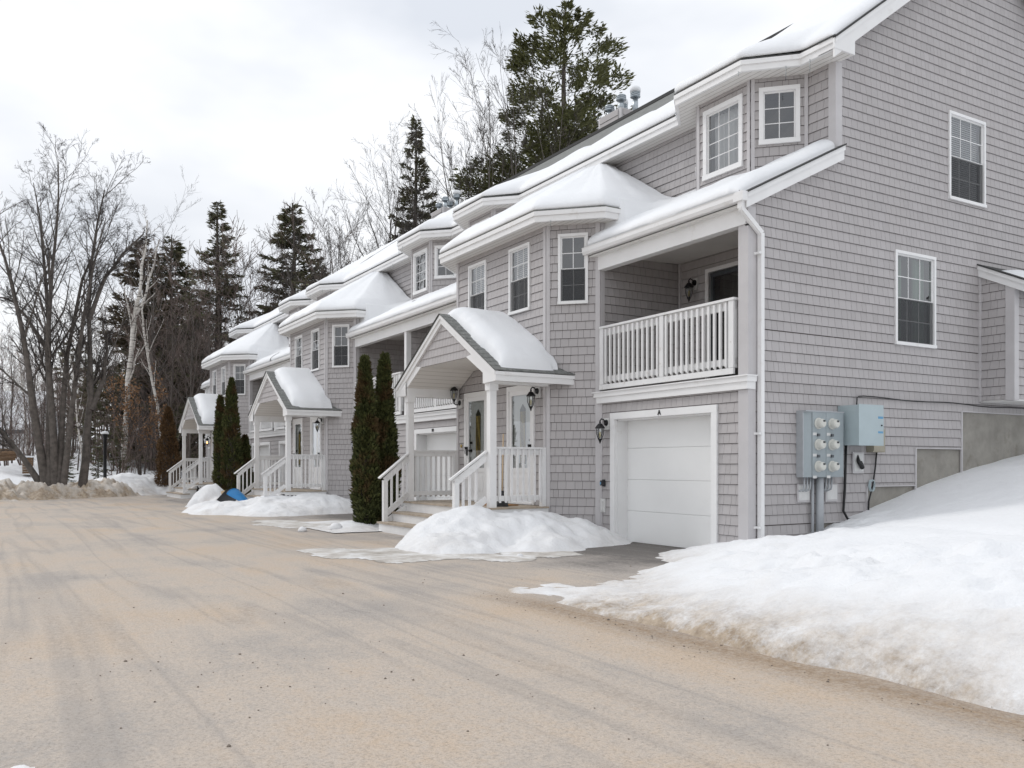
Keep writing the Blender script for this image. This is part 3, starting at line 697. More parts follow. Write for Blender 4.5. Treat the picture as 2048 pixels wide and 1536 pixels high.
    for s in (1,-1):
        q = MB(); q.prism([(s*.94,3.245),(s*1.62,2.875),(s*1.95,2.80),(s*1.95,2.96),(s*1.3,3.30)], 'y', -1.90, -1.872); q.build('gable_panel', 'trim_white', po)
    # steps
    for k, (zt, ya, yb_) in enumerate(((.39,-2.22,-1.93), (.20,-2.52,-2.20))):
        q = MB(); q.box(-1.62, 1.55, ya-.03, yb_+.02, zt-.035, zt); q.build('tread', 'deck_wood', po)
        q = MB(); q.box(-1.58, 1.51, ya, ya+.03, zt-.20 if k == 0 else .0, zt-.036); q.build('riser', 'paint_white_worn', po)
    q = MB(); q.box(-1.58, 1.51, y0+.002, y0+.03, .36, .558); q.build('riser', 'paint_white_worn', po)
    for s in (-1.6, 1.5): q = MB(); q.add([(s-.02,-2.5,0),(s-.02,-2.5,.16),(s-.02,-2.2,.35),(s-.02,-1.93,.52),(s-.02,-1.93,0),(s+.02,-2.5,0),(s+.02,-2.5,.16),(s+.02,-2.2,.35),(s+.02,-1.93,.52),(s+.02,-1.93,0)], [(0,1,2,3,4),(9,8,7,6,5),(0,5,6,1),(1,6,7,2),(2,7,8,3)]); q.build('stringer', 'paint_white_worn', po)
    for s in (-1.56, 1.5):
        q = MB(); q.box(s-.045, s+.045, -2.44, -2.35, .20, 1.02); q.build('newel', 'paint_white_worn', po)
        q = MB(); xp = math.copysign(1.68, s)
        q.beam((s,-2.52,1.06), (s+(xp-s)*.6,-1.86,1.56), .09, .03); q.beam((s,-2.40,1.02), (s+(xp-s)*.6,-1.86,1.46), .035, .11); q.beam((s,-2.36,.36), (s+(xp-s)*.6,-1.86,.74), .035, .11); q.build('handrail', 'paint_white_worn', po)
        for k in range(1, 4):
            t = k/4; y = -2.38+.5*t; zb_ = .33+.40*t; q = MB(); q.box(s-.019, s+.019, y-.019, y+.019, zb_+.05, zb_+.75); q.build('baluster', 'paint_white_worn', po)
    for s in (1,-1):
        xr = s*1.68
        q = MB(); q.box(xr-.05, xr+.05, -1.73, BY-.1, 1.60, 1.635); q.build('rail_cap', 'paint_white_worn', po)
        for za, zb in ((1.50,1.60), (.70,.79)): q = MB(); q.box(xr-.02, xr+.02, -1.735, BY-.1, za, zb); q.build('side_rail', 'paint_white_worn', po)
        q = MB(); q.box(xr-.045, xr+.045, BY-.115, BY-.03, .50, 1.63); q.build('rail_post', 'paint_white_worn', po)
        for k in range(8):
            y = -1.73+(k+.6)*.118; q = MB(); q.prism([(s*1.70,.70),(s*1.738,.67),(s*1.738,1.595),(s*1.70,1.595)], 'y', y-.019, y+.019); q.build('baluster', 'paint_white_worn', po)
        la = MB(); xl = s*1.79
        for k in range(-3, 12):
            for dr in (1,-1):
                a = -1.93+k*.115; p0 = [a, .08]; p1 = [a+.42, .50]
                if dr < 0: p0, p1 = [a, .50], [a+.42, .08]
                lo, hi = -1.90, BY-.04
                def cut(p0, p1):
                    d = p1[0]-p0[0]; t0 = max(0, (lo-p0[0])/d); t1 = min(1, (hi-p0[0])/d)
                    return None if t0 >= t1-.02 else ([p0[0]+d*t0, p0[1]+(p1[1]-p0[1])*t0], [p0[0]+d*t1, p0[1]+(p1[1]-p0[1])*t1])
                c_ = cut(p0, p1)
                if c_: la.beam((xl+dr*.004,*c_[0]), (xl+dr*.004,*c_[1]), .007, .032, up=(0,1,0.001))
        la.box(xl-.012, xl+.012, -1.92, BY-.03, .47, .50); la.build('lattice', 'paint_white_worn', po)
        sk = MB(); sk.box(s*1.70, s*1.72, -1.9, BY-.03, 0, .5); sk.build('under_deck_dark', 'dark_void', po)  # near-black sheet behind the lattice, painting the darkness under the deck
    # entry doors
    for s in (1,-1):
        dxa, dxb = sorted((s*.38, s*1.34)); Pt = frame_pts((0,BY), (1,0), (0,-1))
        q = MB(); obx(q, Pt, dxa-.0, dxa+.075, .6, 2.80, -.04, .05); obx(q, Pt, dxb-.075, dxb, .6, 2.80, -.04, .05); obx(q, Pt, dxa+.075, dxb-.075, 2.71, 2.80, -.04, .05); obx(q, Pt, dxa+.075, dxb-.075, .6, .63, -.04, .06)
        dd = q.build('entry_door', 'trim_white', e)
        a, b = dxa+.075, dxb-.075
        q = MB(); obx(q, Pt, a, a+.075, .63, 2.71, 0, .03); obx(q, Pt, b-.075, b, .63, 2.71, 0, .03); obx(q, Pt, a+.075, b-.075, 2.62, 2.71, 0, .03); obx(q, Pt, a+.075, b-.075, 1.18, 1.27, 0, .03)
        obx(q, Pt, a+.075, b-.075, .63, 1.18, .002, .02); obx(q, Pt, a+.13, b-.13, .80, 1.10, .02, .028); q.build('storm_door', 'trim_white', dd)
        q = MB(); q.quad(Pt(a+.075,1.27,.014), Pt(b-.075,1.27,.014), Pt(b-.075,2.62,.014), Pt(a+.075,2.62,.014)); q.build('pane', 'glass', dd)
        q = MB(); obx(q, Pt, a, b, .63, 2.7, -.06, -.025); obx(q, Pt, a+.1, a+.36, .8, 1.15, -.025, -.017); obx(q, Pt, b-.36, b-.1, .8, 1.15, -.025, -.017); q.build('inner_door', 'trim_white', dd)
        q = MB(); xm = (a+b)/2; q.add([Pt(xm-.1,1.34,-.02), Pt(xm+.1,1.34,-.02), Pt(xm+.1,2.36,-.02), Pt(xm,2.46,-.02), Pt(xm-.1,2.36,-.02)], [(0,1,2,3,4)]); q.build('door_lite', 'curtain_dark', dd)
        q = MB()
        for t in range(6): q.tube([Pt(xm-.08+.032*t+.012*math.sin(zz*9+t),1.36+zz,-.016) for zz in np.linspace(0,.96,12)], .004, 4)
        q.build('leaded_caming', 'brass', dd)
        hx = a+.04 if s < 0 else b-.04
        q = MB(); q.box(hx-.016, hx+.016, BY-.055, BY-.03, 1.52, 1.70); q.tube([(hx,BY-.06,1.66),(hx,BY-.085,1.66),(hx,BY-.09,1.60),(hx,BY-.085,1.55)], .009, 6); q.lathe((hx,BY-.03,1.68), [(.012,0),(.012,.04),(.022,.045),(.02,.065)], 8, (0,-1,0)); q.build('door_handle', 'black_metal', dd)
        q = MB(); q.lathe((hx+(.09 if s < 0 else -.09),BY+.022,1.62), [(.03,0),(.03,.02),(.015,.03),(.03,.05),(.02,.075)], 10, (0,-1,0)); q.lathe((hx+(.09 if s < 0 else -.09),BY+.022,1.78), [(.028,0),(.024,.03)], 10, (0,-1,0)); q.build('door_knob', 'black_metal', dd)
    return H, po

Hn, porch_n = build_house((-HW, 0, 0))

# --- snow on the roofs (per house)
PROF = [(.03,.0),(-.01,.015),(-.018,.05),(-.012,.095),(.015,.13),(.07,.155),(.15,.172),(.28,.186)]
def resample(poly, step):
    out_ = []
    for (a, b) in zip(poly[:-1], poly[1:]):
        L_ = math.dist(a, b); k = max(1, int(L_/step))
        for i in range(k): t = i/k; out_.append((a[0]+(b[0]-a[0])*t, a[1]+(b[1]-a[1])*t))
    out_.append(poly[-1]); return np.array(out_)
def bay_z(x, y):
    """pyramid height of the bay roof over plan point"""
    x = abs(x); best = 1e9
    E2 = [(-1.85,-1.03),(1.85,-1.03),(2.725,-.155),(2.725,1.85)]
    for a, b in zip(E2[:-1], E2[1:]):
        p0 = Vector((*a,BEZ)); p1 = Vector((*b,BEZ)); n = (p1-p0).cross(Vector(APEX)-p0)
        best = min(best, BEZ-(n.x*(x-a[0])+n.y*(y-a[1]))/n.z)
    return best
def roof_snow(H, seed, near=False, last=False):
    e = H if not isinstance(H, House) else H.e
    # bay + lower roofs
    E = resample([(2.70,1.75)]+[(x*.992,y) for x,y in BAY_E[1:3]]+[(x*.992,y) for x,y in BAY_E[3:5]]+[(-2.70,1.75)], .09)
    nt_ = 26; rows = []
    thk = 1+.42*fbm(np.arange(len(E))*.13, np.full(len(E), seed), 3, seed)
    for i, (x, y) in enumerate(E):
        d = np.array([APEX[0]-x, 1.74-y]); L_ = np.linalg.norm(d); d = d/L_; r_ = []
        for a, h in PROF: px_, py_ = x+d[0]*a, y+d[1]*a; r_.append((px_, py_, BEZ+.02+max(0,a)*.64+h*thk[i]))
        for k in range(1, nt_+1):
            t = .28+(L_-.28)*k/nt_; px_, py_ = x+d[0]*t, y+d[1]*t
            z = bay_z(px_, py_)+.02+.19*thk[i]*(1-.15*k/nt_)+.055*fbm(px_*1.3+3, py_*1.3, 4, seed)
            if abs(px_) > 2.0 and py_ > -.1: z = float(smax(z, low_z(py_)+.18, .22))
            r_.append((px_, py_, z))
        rows.append(r_)
    o = grid_mesh('roof_snow', np.array(rows), 'snow_roof', e, dirt=np.zeros((len(E), nt_+len(PROF))))
    for s in (1,-1):
        xs = np.linspace(2.33, HW+.01, 44); nt_ = 24; rows = []
        if near and s > 0: xs = np.r_[np.linspace(2.33, HW-.34, 40), HW-.33+.36*np.sin(np.linspace(0.05, 1.5708, 22))]
        for x in xs:
            taper = 1.0; ys0 = LOWY-.06
            if near and s > 0: q = max(0, (x-(HW-.34))/.36); taper = math.sqrt(max(0, 1-min(1,q)**2))
            ys0 += .09*float(fbm(x*1.5, 0, 4, seed+s))+.03; taper *= 1+.3*float(fbm(x*1.1, 4, 3, seed+s+6)); r_ = []
            if x < 2.6: ys0 += .0
            for a, h in PROF: r_.append((s*x, ys0+a, low_z(ys0+max(0,a))+.03+h*taper-(.06 if taper < .02 else 0)))
            for k in range(1, nt_+1):
                y = ys0+.28+(UY+.02-ys0-.28)*k/nt_; z = low_z(y)+.03-(.06 if taper < .02 else 0)+.19*taper*(1-.1*k/nt_)+.05*float(fbm(x*1.4+9, y*1.4, 4, seed+3*s))*taper
                if x < 2.75 and y > -.15: z = float(smax(z, bay_z(x, y)+.20, .22))-.012
                r_.append((s*x, y, z))
            rows.append(r_)
        grid_mesh('roof_snow', np.array(rows), 'snow_roof', e, dirt=np.zeros((len(xs), nt_+len(PROF))))
    # main roof
    E = resample([((x+.28) if (near and i_ == 0) else x,y) for i_, (x,y) in enumerate(UP_E)], .11)
    if near: E = np.concatenate([[(x_, 1.47) for x_ in HW+.285-.3*(1-np.cos(np.linspace(0,1.57,12)))], E[E[:,0] < HW-.03]])
    rows = []; nt_ = 22; rz = lambda y: EZ+.03+RS*(y-1.47)
    def mz(x, y):
        z = rz(y); ax = abs(x)
        if 2.7 < ax < 5.55 and y < 2.6:        # flared roof over the upper bays
            yf = .83+max(0, (ax-4.88), (3.36-ax)); z = max(z, EZ+.03+(rz(2.6)-EZ-.03)*max(0,(y-yf))/(2.6-yf) if y > yf else z)
        return z
    for i, (x, y) in enumerate(E):
        nz = float(fbm(x*.9, seed*3.1, 4, seed))
        if near: full = min(1, max(0, (x-.8)/1.5))
        elif last: full = 1
        else: full = min(1, max(0, (1.0-x)/2.0))
        top = (3.05+.8*nz)*(1-full)+(RIDGE_Y-.05)*full; r_ = []
        tp = 1.0 if not near else math.sqrt(max(0, 1-min(1, max(0, (x-(HW+.02))/.265))**2)); sk_ = -.06 if tp < .02 else 0
        xt = x
        for a, h in PROF: r_.append((x, y+a, max(EZ+.03, mz(x, y+max(0,a)))+h*.95*tp*(1+.35*nz)+sk_))
        for k in range(1, nt_+1):
            q = k/nt_; yy = y+.28+(top-y-.28)*q; fade = 1 if full > .8 else max(0, 1-max(0,(q-.72)/.28)**2)
            r_.append((xt, yy, mz(xt, yy)+sk_+.18*tp*fade*(1-.3*q)+.035*tp*float(fbm(x*1.7, yy*1.7, 4, seed))-(.02 if fade < .05 else 0)))
        rows.append(r_)
    grid_mesh('roof_snow', np.array(rows), 'snow_roof', e, dirt=np.zeros((len(E), nt_+len(PROF))))
def icicles(e, seed):
    r = random.Random(seed)
    for poly, z in ((BAY_E[1:5], 5.555), (UP_E, 7.455)):
        for a, b in zip(poly[:-1], poly[1:]):
            for k in range(2):
                if r.random() < .55: continue
                t = r.random(); L_ = r.uniform(.08,.26); q = MB(); q.lathe((a[0]+(b[0]-a[0])*t, a[1]+(b[1]-a[1])*t-.012, z+.01), [(.001,-L_),(.006,-L_*.5),(.011,0)], 6); q.build('icicle', 'lamp_glass', e, True)
def porch_snow(po, seed):
    xs = np.linspace(-2.02, 2.02, 73); ys = np.linspace(-1.80, -.60, 34); X, Y = np.meshgrid(xs, ys, indexing='ij')
    roof = 4.13-.5976*np.sqrt(X**2+.05)+.07
    ex = np.clip((1.98-np.abs(X)+.07*fbm(Y*2, X*0, 3, seed))/.55, 0, 1); ey = np.clip((Y+1.76+.06*fbm(X*2.2, X*0, 3, seed+2))/.34, 0, 1)
    back = np.clip((-.55-Y)/.05, 0, 1)
    corner = np.clip(1.25-np.clip(np.abs(X)-1.35, 0, 1)*1.3*np.clip((Y+1.05)/.45, 0, 1), 0, 1)
    pf = np.sqrt(np.clip(1-(1-ex)**2, 0, 1)*np.clip(1-(1-ey)**2, 0, 1))*corner
    H_ = .25*pf*(1+.12*fbm(X*1.3, Y*1.3, 3, seed))*(1+.35*np.clip(1-np.abs(X)/.9, 0, 1)*0)
    Z = roof+H_-np.where(pf < .03, .09, 0)
    k = pf > .02; mask = k[:-1,:-1] | k[1:,:-1] | k[1:,1:] | k[:-1,1:]
    grid_mesh('porch_snow', np.stack([X,Y,Z],-1), 'snow_roof', po, dirt=np.zeros_like(X), mask=mask)

# --- middle and far houses are copies of the near one (without its snow, gable and single shingles)
sh_near = list(Hn.sh); Hn.finish(0)
Hm = copy_tree(Hn.e); Hm.location.x -= P
Hf = copy_tree(Hn.e); Hf.location.x -= 2*P
old = [c for c in kids(Hn.e) if c.name.startswith('shingle_siding')]
for c in old: c_me = c.data; bpy.data.objects.remove(c)
Hn.sh = sh_near
tag(Hn.e, 'nearest grey shingled townhouse with its full gable wall and utility meters', 'townhouse', 'row of joined townhouses')
tag(Hm, 'middle townhouse of the row, between the near gable house and the far one', 'townhouse', 'row of joined townhouses')
tag(Hf, 'farthest townhouse of the row, beside the woods, its porch lamp lit', 'townhouse', 'row of joined townhouses')
def porch_of(h): return [c for c in kids(h) if c.name.startswith('porch')][0]
porch_m, porch_f = porch_of(Hm), porch_of(Hf)
for h, p, sd_, nr, ls in ((Hn.e, porch_n, 1, True, False), (Hm, porch_m, 5, False, False), (Hf, porch_f, 9, False, True)):
    roof_snow(h, sd_, nr, ls); porch_snow(p, sd_); icicles(h, sd_)
# letters over the garage doors
text_mesh('door_letter', 'A', .105, Hn.e, (4.0,-.056,2.153), vs=1.0)
text_mesh('door_letter', 'BB', .10, Hn.e, (-4.2,-.056,2.153))
text_mesh('door_letter', 'I', .10, Hf, (3.9,-.056,2.153))

# ------------------------------------------------------------------ gable end of the near house (local X = HW is world x = 0)
G = HW
def gl_left(z):
    if z < 5.10: return 0.0
    if z < 6.12: return (z-LOWZ)/LOW_S+LOWY
    if z < 7.58: return UY
    return (z-EZ)/RS+1.47
def gl_ext(z): return (gl_left(z), 10.0 if z < 7.58 else max(gl_left(z)+.001, 2*RIDGE_Y-gl_left(z)))
gw = [(4.695,5.74,5.825,7.30), (3.263,4.31,3.269,4.77)]
found = [(1.34,2.58,-.1,.46), (2.58,3.81,-.1,.99), (3.81,5.08,-.1,1.60), (5.08,12,-.1,2.24)]
Hn.wall('gable_wall', (G,0), (0,1), (1,0), gl_ext, 0.0, 10.9, gw+found)
window(Hn, (G,0), (0,1), (1,0), *gw[0], 3, 2, True, 'blind', label='upper gable window with blinds down')
window(Hn, (G,0), (0,1), (1,0), *gw[1], 3, 2, True, 'curtain', label='lower gable window with green curtains')
q = MB(); q.box(G-.2, G-.012, 1.3, 10, 0, 2.35); q.build('foundation', 'concrete', Hn.e)
q = MB()
for (y, z0, z1) in ((1.34,.1,.46), (2.58,.3,.99), (3.81,.7,1.60), (5.08,1.1,2.24)): q.box(G, G+.032, y-.035, y, z0-.1, z1)
for (ya, yb, z) in ((1.34,2.58,.46), (2.58,3.81,.99), (3.81,5.08,1.60), (5.08,10,2.24)): q.box(G-.01, G+.03, ya, yb, z-.012, z+.006)
q.build('edge_trim', 'trim_grey', Hn.e)
q = MB(); q.box(G-.155, G+.034, -.036, 0, 0, 2.39); q.box(G, G+.034, 0, .115, 0, 2.592); q.box(G, G+.034, 0, .115, 4.727, 4.98); q.box(G-.155, G+.034, -.036, .16, 2.592, 4.726); q.box(G-.02, G+.034, -.036, 0, 4.7, 4.98)
q.build('corner_board', 'trim_grey', Hn.e)
q = MB(); q.box(G-.1, G+.034, UY-.034, UY, 6.1, 7.46); q.box(G, G+.034, UY, UY+.115, 6.15, 7.46); q.build('corner_board', 'trim_grey', Hn.e)
q = MB(); q.box(G, G+.055, -.075, .09, 2.395, 2.50); q.box(G, G+.08, -.10, .09, 2.50, 2.575); q.box(G, G+.10, -.125, .09, 2.575, 2.592); q.build('deck_band', 'trim_white', Hn.e)
# main roof overhang, rake and boxed eave return
OV = .31; rz = lambda y: EZ+.02+RS*(y-1.47)
q = MB(); q.quad((G,1.45,rz(1.45)),(G+OV+.03,1.45,rz(1.45)),(G+OV+.03,RIDGE_Y,rz(RIDGE_Y)),(G,RIDGE_Y,rz(RIDGE_Y)))
q.quad((G,2*RIDGE_Y-1.4,rz(1.4)),(G+OV+.03,2*RIDGE_Y-1.4,rz(1.4)),(G+OV+.03,RIDGE_Y,rz(RIDGE_Y)),(G,RIDGE_Y,rz(RIDGE_Y))); q.build('main_roof', 'roof', Hn.e)
q = MB()
for (a, b, xo) in ((-.30,-.10,0), (-.10,-.022,.022)):
    for (ya, yb, sgn) in ((1.45,RIDGE_Y,1), (RIDGE_Y,2*RIDGE_Y-1.4,-1)):
        za, zb = (rz(ya), rz(yb)) if sgn > 0 else (rz(RIDGE_Y), rz(1.4))
        a2 = a if not (sgn > 0) else a
        q.hexa([(G+OV-.03,ya,za+a),(G+OV+xo,ya,za+a),(G+OV+xo,yb,zb+a),(G+OV-.03,yb,zb+a),(G+OV-.03,ya,za+b),(G+OV+xo,ya,za+b),(G+OV+xo,yb,zb+b),(G+OV-.03,yb,zb+b)])
q.build('rake_board', 'trim_white', Hn.e)
q = MB(); q.quad((G,1.5,rz(1.5)-.1),(G+OV-.03,1.5,rz(1.5)-.1),(G+OV-.03,RIDGE_Y,rz(RIDGE_Y)-.1),(G,RIDGE_Y,rz(RIDGE_Y)-.1)); q.build('rake_soffit', 'soffit', Hn.e)
q = MB(); q.prism([(1.438,7.452),(1.90,7.452),(1.90,7.78),(1.438,7.60)], 'x', G+OV-.025, G+OV+.006); q.prism([(1.89,7.455),(1.90,7.455),(1.90,7.78),(1.89,7.78)], 'x', G+.03, G+OV-.026); q.build('eave_return', 'trim_white', Hn.e)
q = MB(); q.box(G, G+OV-.026, 1.47, 1.89, 7.456, 7.466); q.build('soffit', 'soffit_board', Hn.e)
q = MB(); fascia(q, [(G+OV-.026,1.47),(G+.0,1.47)], 7.455, EZ, .025); q.build('fascia', 'trim_white', Hn.e)
q = MB(); q.hexa([(G+OV-.03,1.44,rz(1.44)-.022),(G+OV+.036,1.44,rz(1.44)-.022),(G+OV+.036,RIDGE_Y,rz(RIDGE_Y)-.022),(G+OV-.03,RIDGE_Y,rz(RIDGE_Y)-.022),(G+OV-.03,1.44,rz(1.44)+.008),(G+OV+.036,1.44,rz(1.44)+.008),(G+OV+.036,RIDGE_Y,rz(RIDGE_Y)+.008),(G+OV-.03,RIDGE_Y,rz(RIDGE_Y)+.008)])
q.box(G, G+OV, RIDGE_Y-.09, RIDGE_Y+.09, rz(RIDGE_Y)-.05, rz(RIDGE_Y)+.035); q.quad((G,1.43,EZ),(G+OV+.03,1.43,EZ),(G+OV+.03,1.43,EZ+.022),(G,1.43,EZ+.022))
# lower rake
LO = .14
def lrk(mb, a, b, x0, x1):
    ya, yb = -.17, 1.88; mb.hexa([(G+x0,ya,low_z(ya)+a),(G+x1,ya,low_z(ya)+a),(G+x1,yb,low_z(yb)+a),(G+x0,yb,low_z(yb)+a),(G+x0,ya,low_z(ya)+b),(G+x1,ya,low_z(ya)+b),(G+x1,yb,low_z(yb)+b),(G+x0,yb,low_z(yb)+b)])
lrk(q, .0, .022, -.1, LO+.045); q.build('roof_edge', 'roof_edge', Hn.e)
q = MB(); lrk(q, -.21, -.075, LO-.13, LO); lrk(q, -.075, -.002, LO-.13, LO+.024); q.box(G-.02, G+LO+.02, -.275, -.172, 4.995, 5.125); q.build('rake_board', 'trim_white', Hn.e)
# downspout
q = MB()
pth = [(G+.075,-.215,5.0),(G+.075,-.215,4.90),(G+.085,.165,4.60),(G+.085,.165,.18)]
for a, b in zip(pth[:-1], pth[1:]): q.beam(a, b, .065, .075, up=(1,0,0))
q.tube(pth[:3], .04, 8); do_ = q.build('downspout', 'trim_white', Hn.e)
for z in (4.3,1.75,.42):
    b_ = MB(); b_.box(G+.03, G+.125, .09, .125, z, z+.03); b_.box(G+.03, G+.05, .075, .255, z-.002, z+.032); b_.build('strap', 'trim_white', do_)
# cantilevered bump-out
by0, bx1, bz0, bz1 = 5.61, .60, 2.44, 4.70
shl = (4.80-4.36)/.88
Hn.wall('bump_side_wall', (G,by0), (1,0), (0,-1), lambda z: (0, min(bx1, (4.70-z)/.5)), bz0, 4.68)
Hn.wall('bump_front_wall', (G+bx1,by0), (0,1), (1,0), lambda z: (0, 2.2), bz0, 4.4)
q = MB(); q.box(G, G+bx1, by0+.01, by0+2.2, bz0-.03, bz0); q.build('bump_floor', 'soffit', Hn.e)
q = MB(); q.box(G+bx1-.12, G+bx1+.034, by0-.034, by0, bz0-.02, 4.47); q.box(G+bx1, G+bx1+.034, by0, by0+.1, bz0-.02, 4.42); q.box(G, G+.05, by0-.034, by0, bz0-.02, 4.72); q.build('corner_board', 'trim_grey', Hn.e)
q = MB()
for (a, b, yo) in ((-.19,-.07,-.06), (-.07,0,-.085)):
    q.hexa([(G+.0,by0+yo,4.80+a),(G+.88,by0+yo,4.36+a),(G+.88,by0+.02,4.36+a),(G+.0,by0+.02,4.80+a),(G+.0,by0+yo,4.80+b),(G+.88,by0+yo,4.36+b),(G+.88,by0+.02,4.36+b),(G+.0,by0+.02,4.80+b)])
q.box(G+.86, G+.89, by0-.05, by0+2.4, 4.19, 4.355); q.build('rake_board', 'trim_white', Hn.e)
q = MB(); q.hexa([(G,by0-.1,4.80),(G+.9,by0-.1,4.35),(G+.9,by0+2.4,4.35),(G,by0+2.4,4.80),(G,by0-.1,4.825),(G+.9,by0-.1,4.375),(G+.9,by0+2.4,4.375),(G,by0+2.4,4.825)]); q.build('bump_roof', 'roof_edge', Hn.e)
xs = np.linspace(.36,.86,10); ys = np.linspace(by0+.05,by0+2.2,24); X_, Y_ = np.meshgrid(xs, ys, indexing='ij')
Zs = 4.83-.5*X_+.10*np.sin(np.pi*(X_-.36)/.5)**.5*np.clip((Y_-by0-.05)/.25,0,1)**.5
grid_mesh('roof_snow', np.stack([G+X_,Y_,Zs],-1), 'snow_roof', Hn.e, dirt=np.zeros_like(X_))
# small wall fittings beside the garage
q = MB(); q.box(2.49,2.55,-.05,-.02,.95,1.07); q.box(2.485,2.555,-.09,-.05,.965,1.055); q.build('hose_bib', 'dark_plastic', Hn.e)
q = MB(); q.box(2.484,2.51,-.094,-.06,.985,1.03); q.build('tap_cap', 'sticker_blue', Hn.e)
q = MB(); q.box(2.43,2.56,-.045,-.02,.50,.74); q.box(2.465,2.525,-.07,-.045,.53,.69); q.build('outlet_cover', 'sticker', Hn.e)
q = MB(); q.lathe((-1.50,BY-.025,1.72), [(.035,0),(.035,.012),(.015,.02)], 10, (0,-1,0)); q.build('door_bell', 'brass', Hn.e)
Hn.finish(300)

# left gable of the far house
Hl = House.__new__(House); Hl.e = Hf; Hl.loc = Hf.location.copy(); Hl.sh = []
Hl.wall('gable_wall', (-HW,0), (0,1), (-1,0), gl_ext, 0.0, 10.9)
Hl.finish(0)

# ------------------------------------------------------------------ electric meters and boxes on the gable (world x = 0)
def plate(name, y0, y1, z0, z1, parent):
    q = MB(); q.box(.022,.045,y0,y1,z0,z1); o = q.build(name, 'trim_grey', parent); q = MB(); q.box(.045,.052,y0+.025,y1-.025,z0+.03,z1-.02); q.build('cover', 'sticker', o); return o
mb_ = empty('electric_meter_bank', (0.03, 1.45, .3))
tag(mb_, 'grey steel electric meter bank with six round meters on the gable wall', 'meter bank')
def L(y): return y-1.45
q = MB(); z0, z1 = 1.14, 2.10
q.prism([(-.01,L(.98)),(-.01,L(1.80)),(.155,L(1.80)),(.165,L(1.79)),(.165,L(1.12)),(.11,L(.98))], 'z', z0-.3, z1-.3)
cab = q.build('cabinet', 'cab_grey', mb_)
q = MB(); q.box(-.008,.115,L(.958),L(.98),z0-.3,z1-.3); q.box(-.01,.172,L(.96),L(1.80),z1-.3,z1-.282); q.build('cabinet_flange', 'pipe_grey', mb_)
for ci, yc in enumerate((1.245, 1.545)):
    q = MB(); q.box(.165,.170,L(yc-.145),L(yc+.085),z0-.29,z1-.315); pn = q.build('door_panel', 'cab_grey', mb_)
    for ri, zc in enumerate((1.30, 1.62, 1.93)):
        q = MB(); q.lathe((.17,L(yc-.02),zc-.3), [(.083,0),(.083,.016),(.07,.02),(.07,.05),(.064,.085),(.055,.10),(.02,.104)], 22, (1,0,0)); mo = q.build('meter', 'meter_white', mb_, False)
        q = MB(); q.box(.262,.2745,L(yc-.035),L(yc+.012),zc-.3+.02,zc-.3+.048); q.build('display', 'dark_plastic', mo)
        q = MB(); q.tube([(.264,L(yc-.02)+.05*math.cos(t),zc-.3+.05*math.sin(t)) for t in np.linspace(3.3,4.6,8)], .007, 5); q.build('meter_ring', 'dark_plastic', mo)
        q = MB(); q.box(.170,.1735,L(yc-.135),L(yc-.055),zc-.3-.175,zc-.3-.135); q.build('sticker', 'sticker', mb_)
        if ri: q = MB(); q.box(.170,.20,L(yc-.05),L(yc-.01),zc-.3-.19,zc-.3-.15); q.build('latch', 'vent_dark', mb_)
q = MB(); q.tube([(.085,L(1.36),z0-.3),(.085,L(1.36),-.2)], .058, 14); q.build('conduit', 'pipe_grey', mb_, True)
q = MB(); q.tube([(.05,L(1.245),z0-.3),(.05,L(1.245),-.2)], .022, 8); q.build('conduit', 'pipe_grey', mb_, True)
for y0 in (1.03, 1.50):
    for k in range(3):
        y = y0+k*.065; q = MB(); q.tube([(.08,L(y),z0-.3),(.08,L(y),.70),(.07,L(y),.66),(.03,L(y-.03),.64),(.01,L(y-.045),.635)], .014, 7); q.build('conduit', 'pipe_grey', mb_, True)
for nm, y0, y1 in (('a', .965, 1.235), ('b', 1.575, 1.845)):
    w_ = empty('wall_plate', (0.003, (y0+y1)/2, .9)); pm = plate('mount', y0-(y0+y1)/2, y1-(y0+y1)/2, -.13, .14, w_)
    tag(w_, 'white square wall plate below the meter bank, %s of its round conduit' % ('left' if nm == 'a' else 'right'), 'wall plate', 'wall plates under the meters')
ub = empty('utility_box', (0.03, 2.2, 1.6)); tag(ub, 'pale blue steel utility cabinet mounted right of the meter bank', 'utility box')
q = MB(); q.box(-.01,.36,-.32,.26,.02,.62); q.build('cabinet', 'box_blue', ub)
q = MB(); q.box(.36,.372,-.325,.25,.012,.628); q.build('cover', 'box_blue', ub)
for z, h in ((.42,.035), (.20,.03)): q = MB(); q.box(.372,.374,.12,.235,z,z+h); q.build('sticker', 'sticker_blue', ub)
q = MB(); q.lathe((.372,.2,.32), [(.012,0),(.012,.012)], 8, (1,0,0)); q.build('lock', 'black_metal', ub)
tb = empty('junction_box', (0.03, 2.60, 1.52)); tag(tb, 'tan plastic junction box behind the pale blue utility cabinet', 'junction box')
q = MB(); q.box(-.01,.13,-.05,.22,.02,.36); q.build('case', 'tan_box', tb); q = MB(); q.box(.0,.12,-.06,.23,.0,.02); q.build('base', 'tan_box', tb)
def cable(name, pts, r, label):
    q = MB(); q.tube(pts, r, 7); tag(q.build(name, 'cable_black', None, True), label, 'cable')
cable('cable', [(.06,2.02,1.62),(.06,2.01,1.3),(.055,2.0,.95),(.06,1.96,.62),(.09,2.02,.50),(.2,2.25,.42)], .02, 'thick black cable dropping from the blue cabinet into the snow')
cable('cable', [(.06,2.75,1.54),(.06,2.72,1.3),(.055,2.66,1.0),(.05,2.57,.75),(.05,2.56,.45)], .013, 'thin black cable hanging down from the tan junction box')
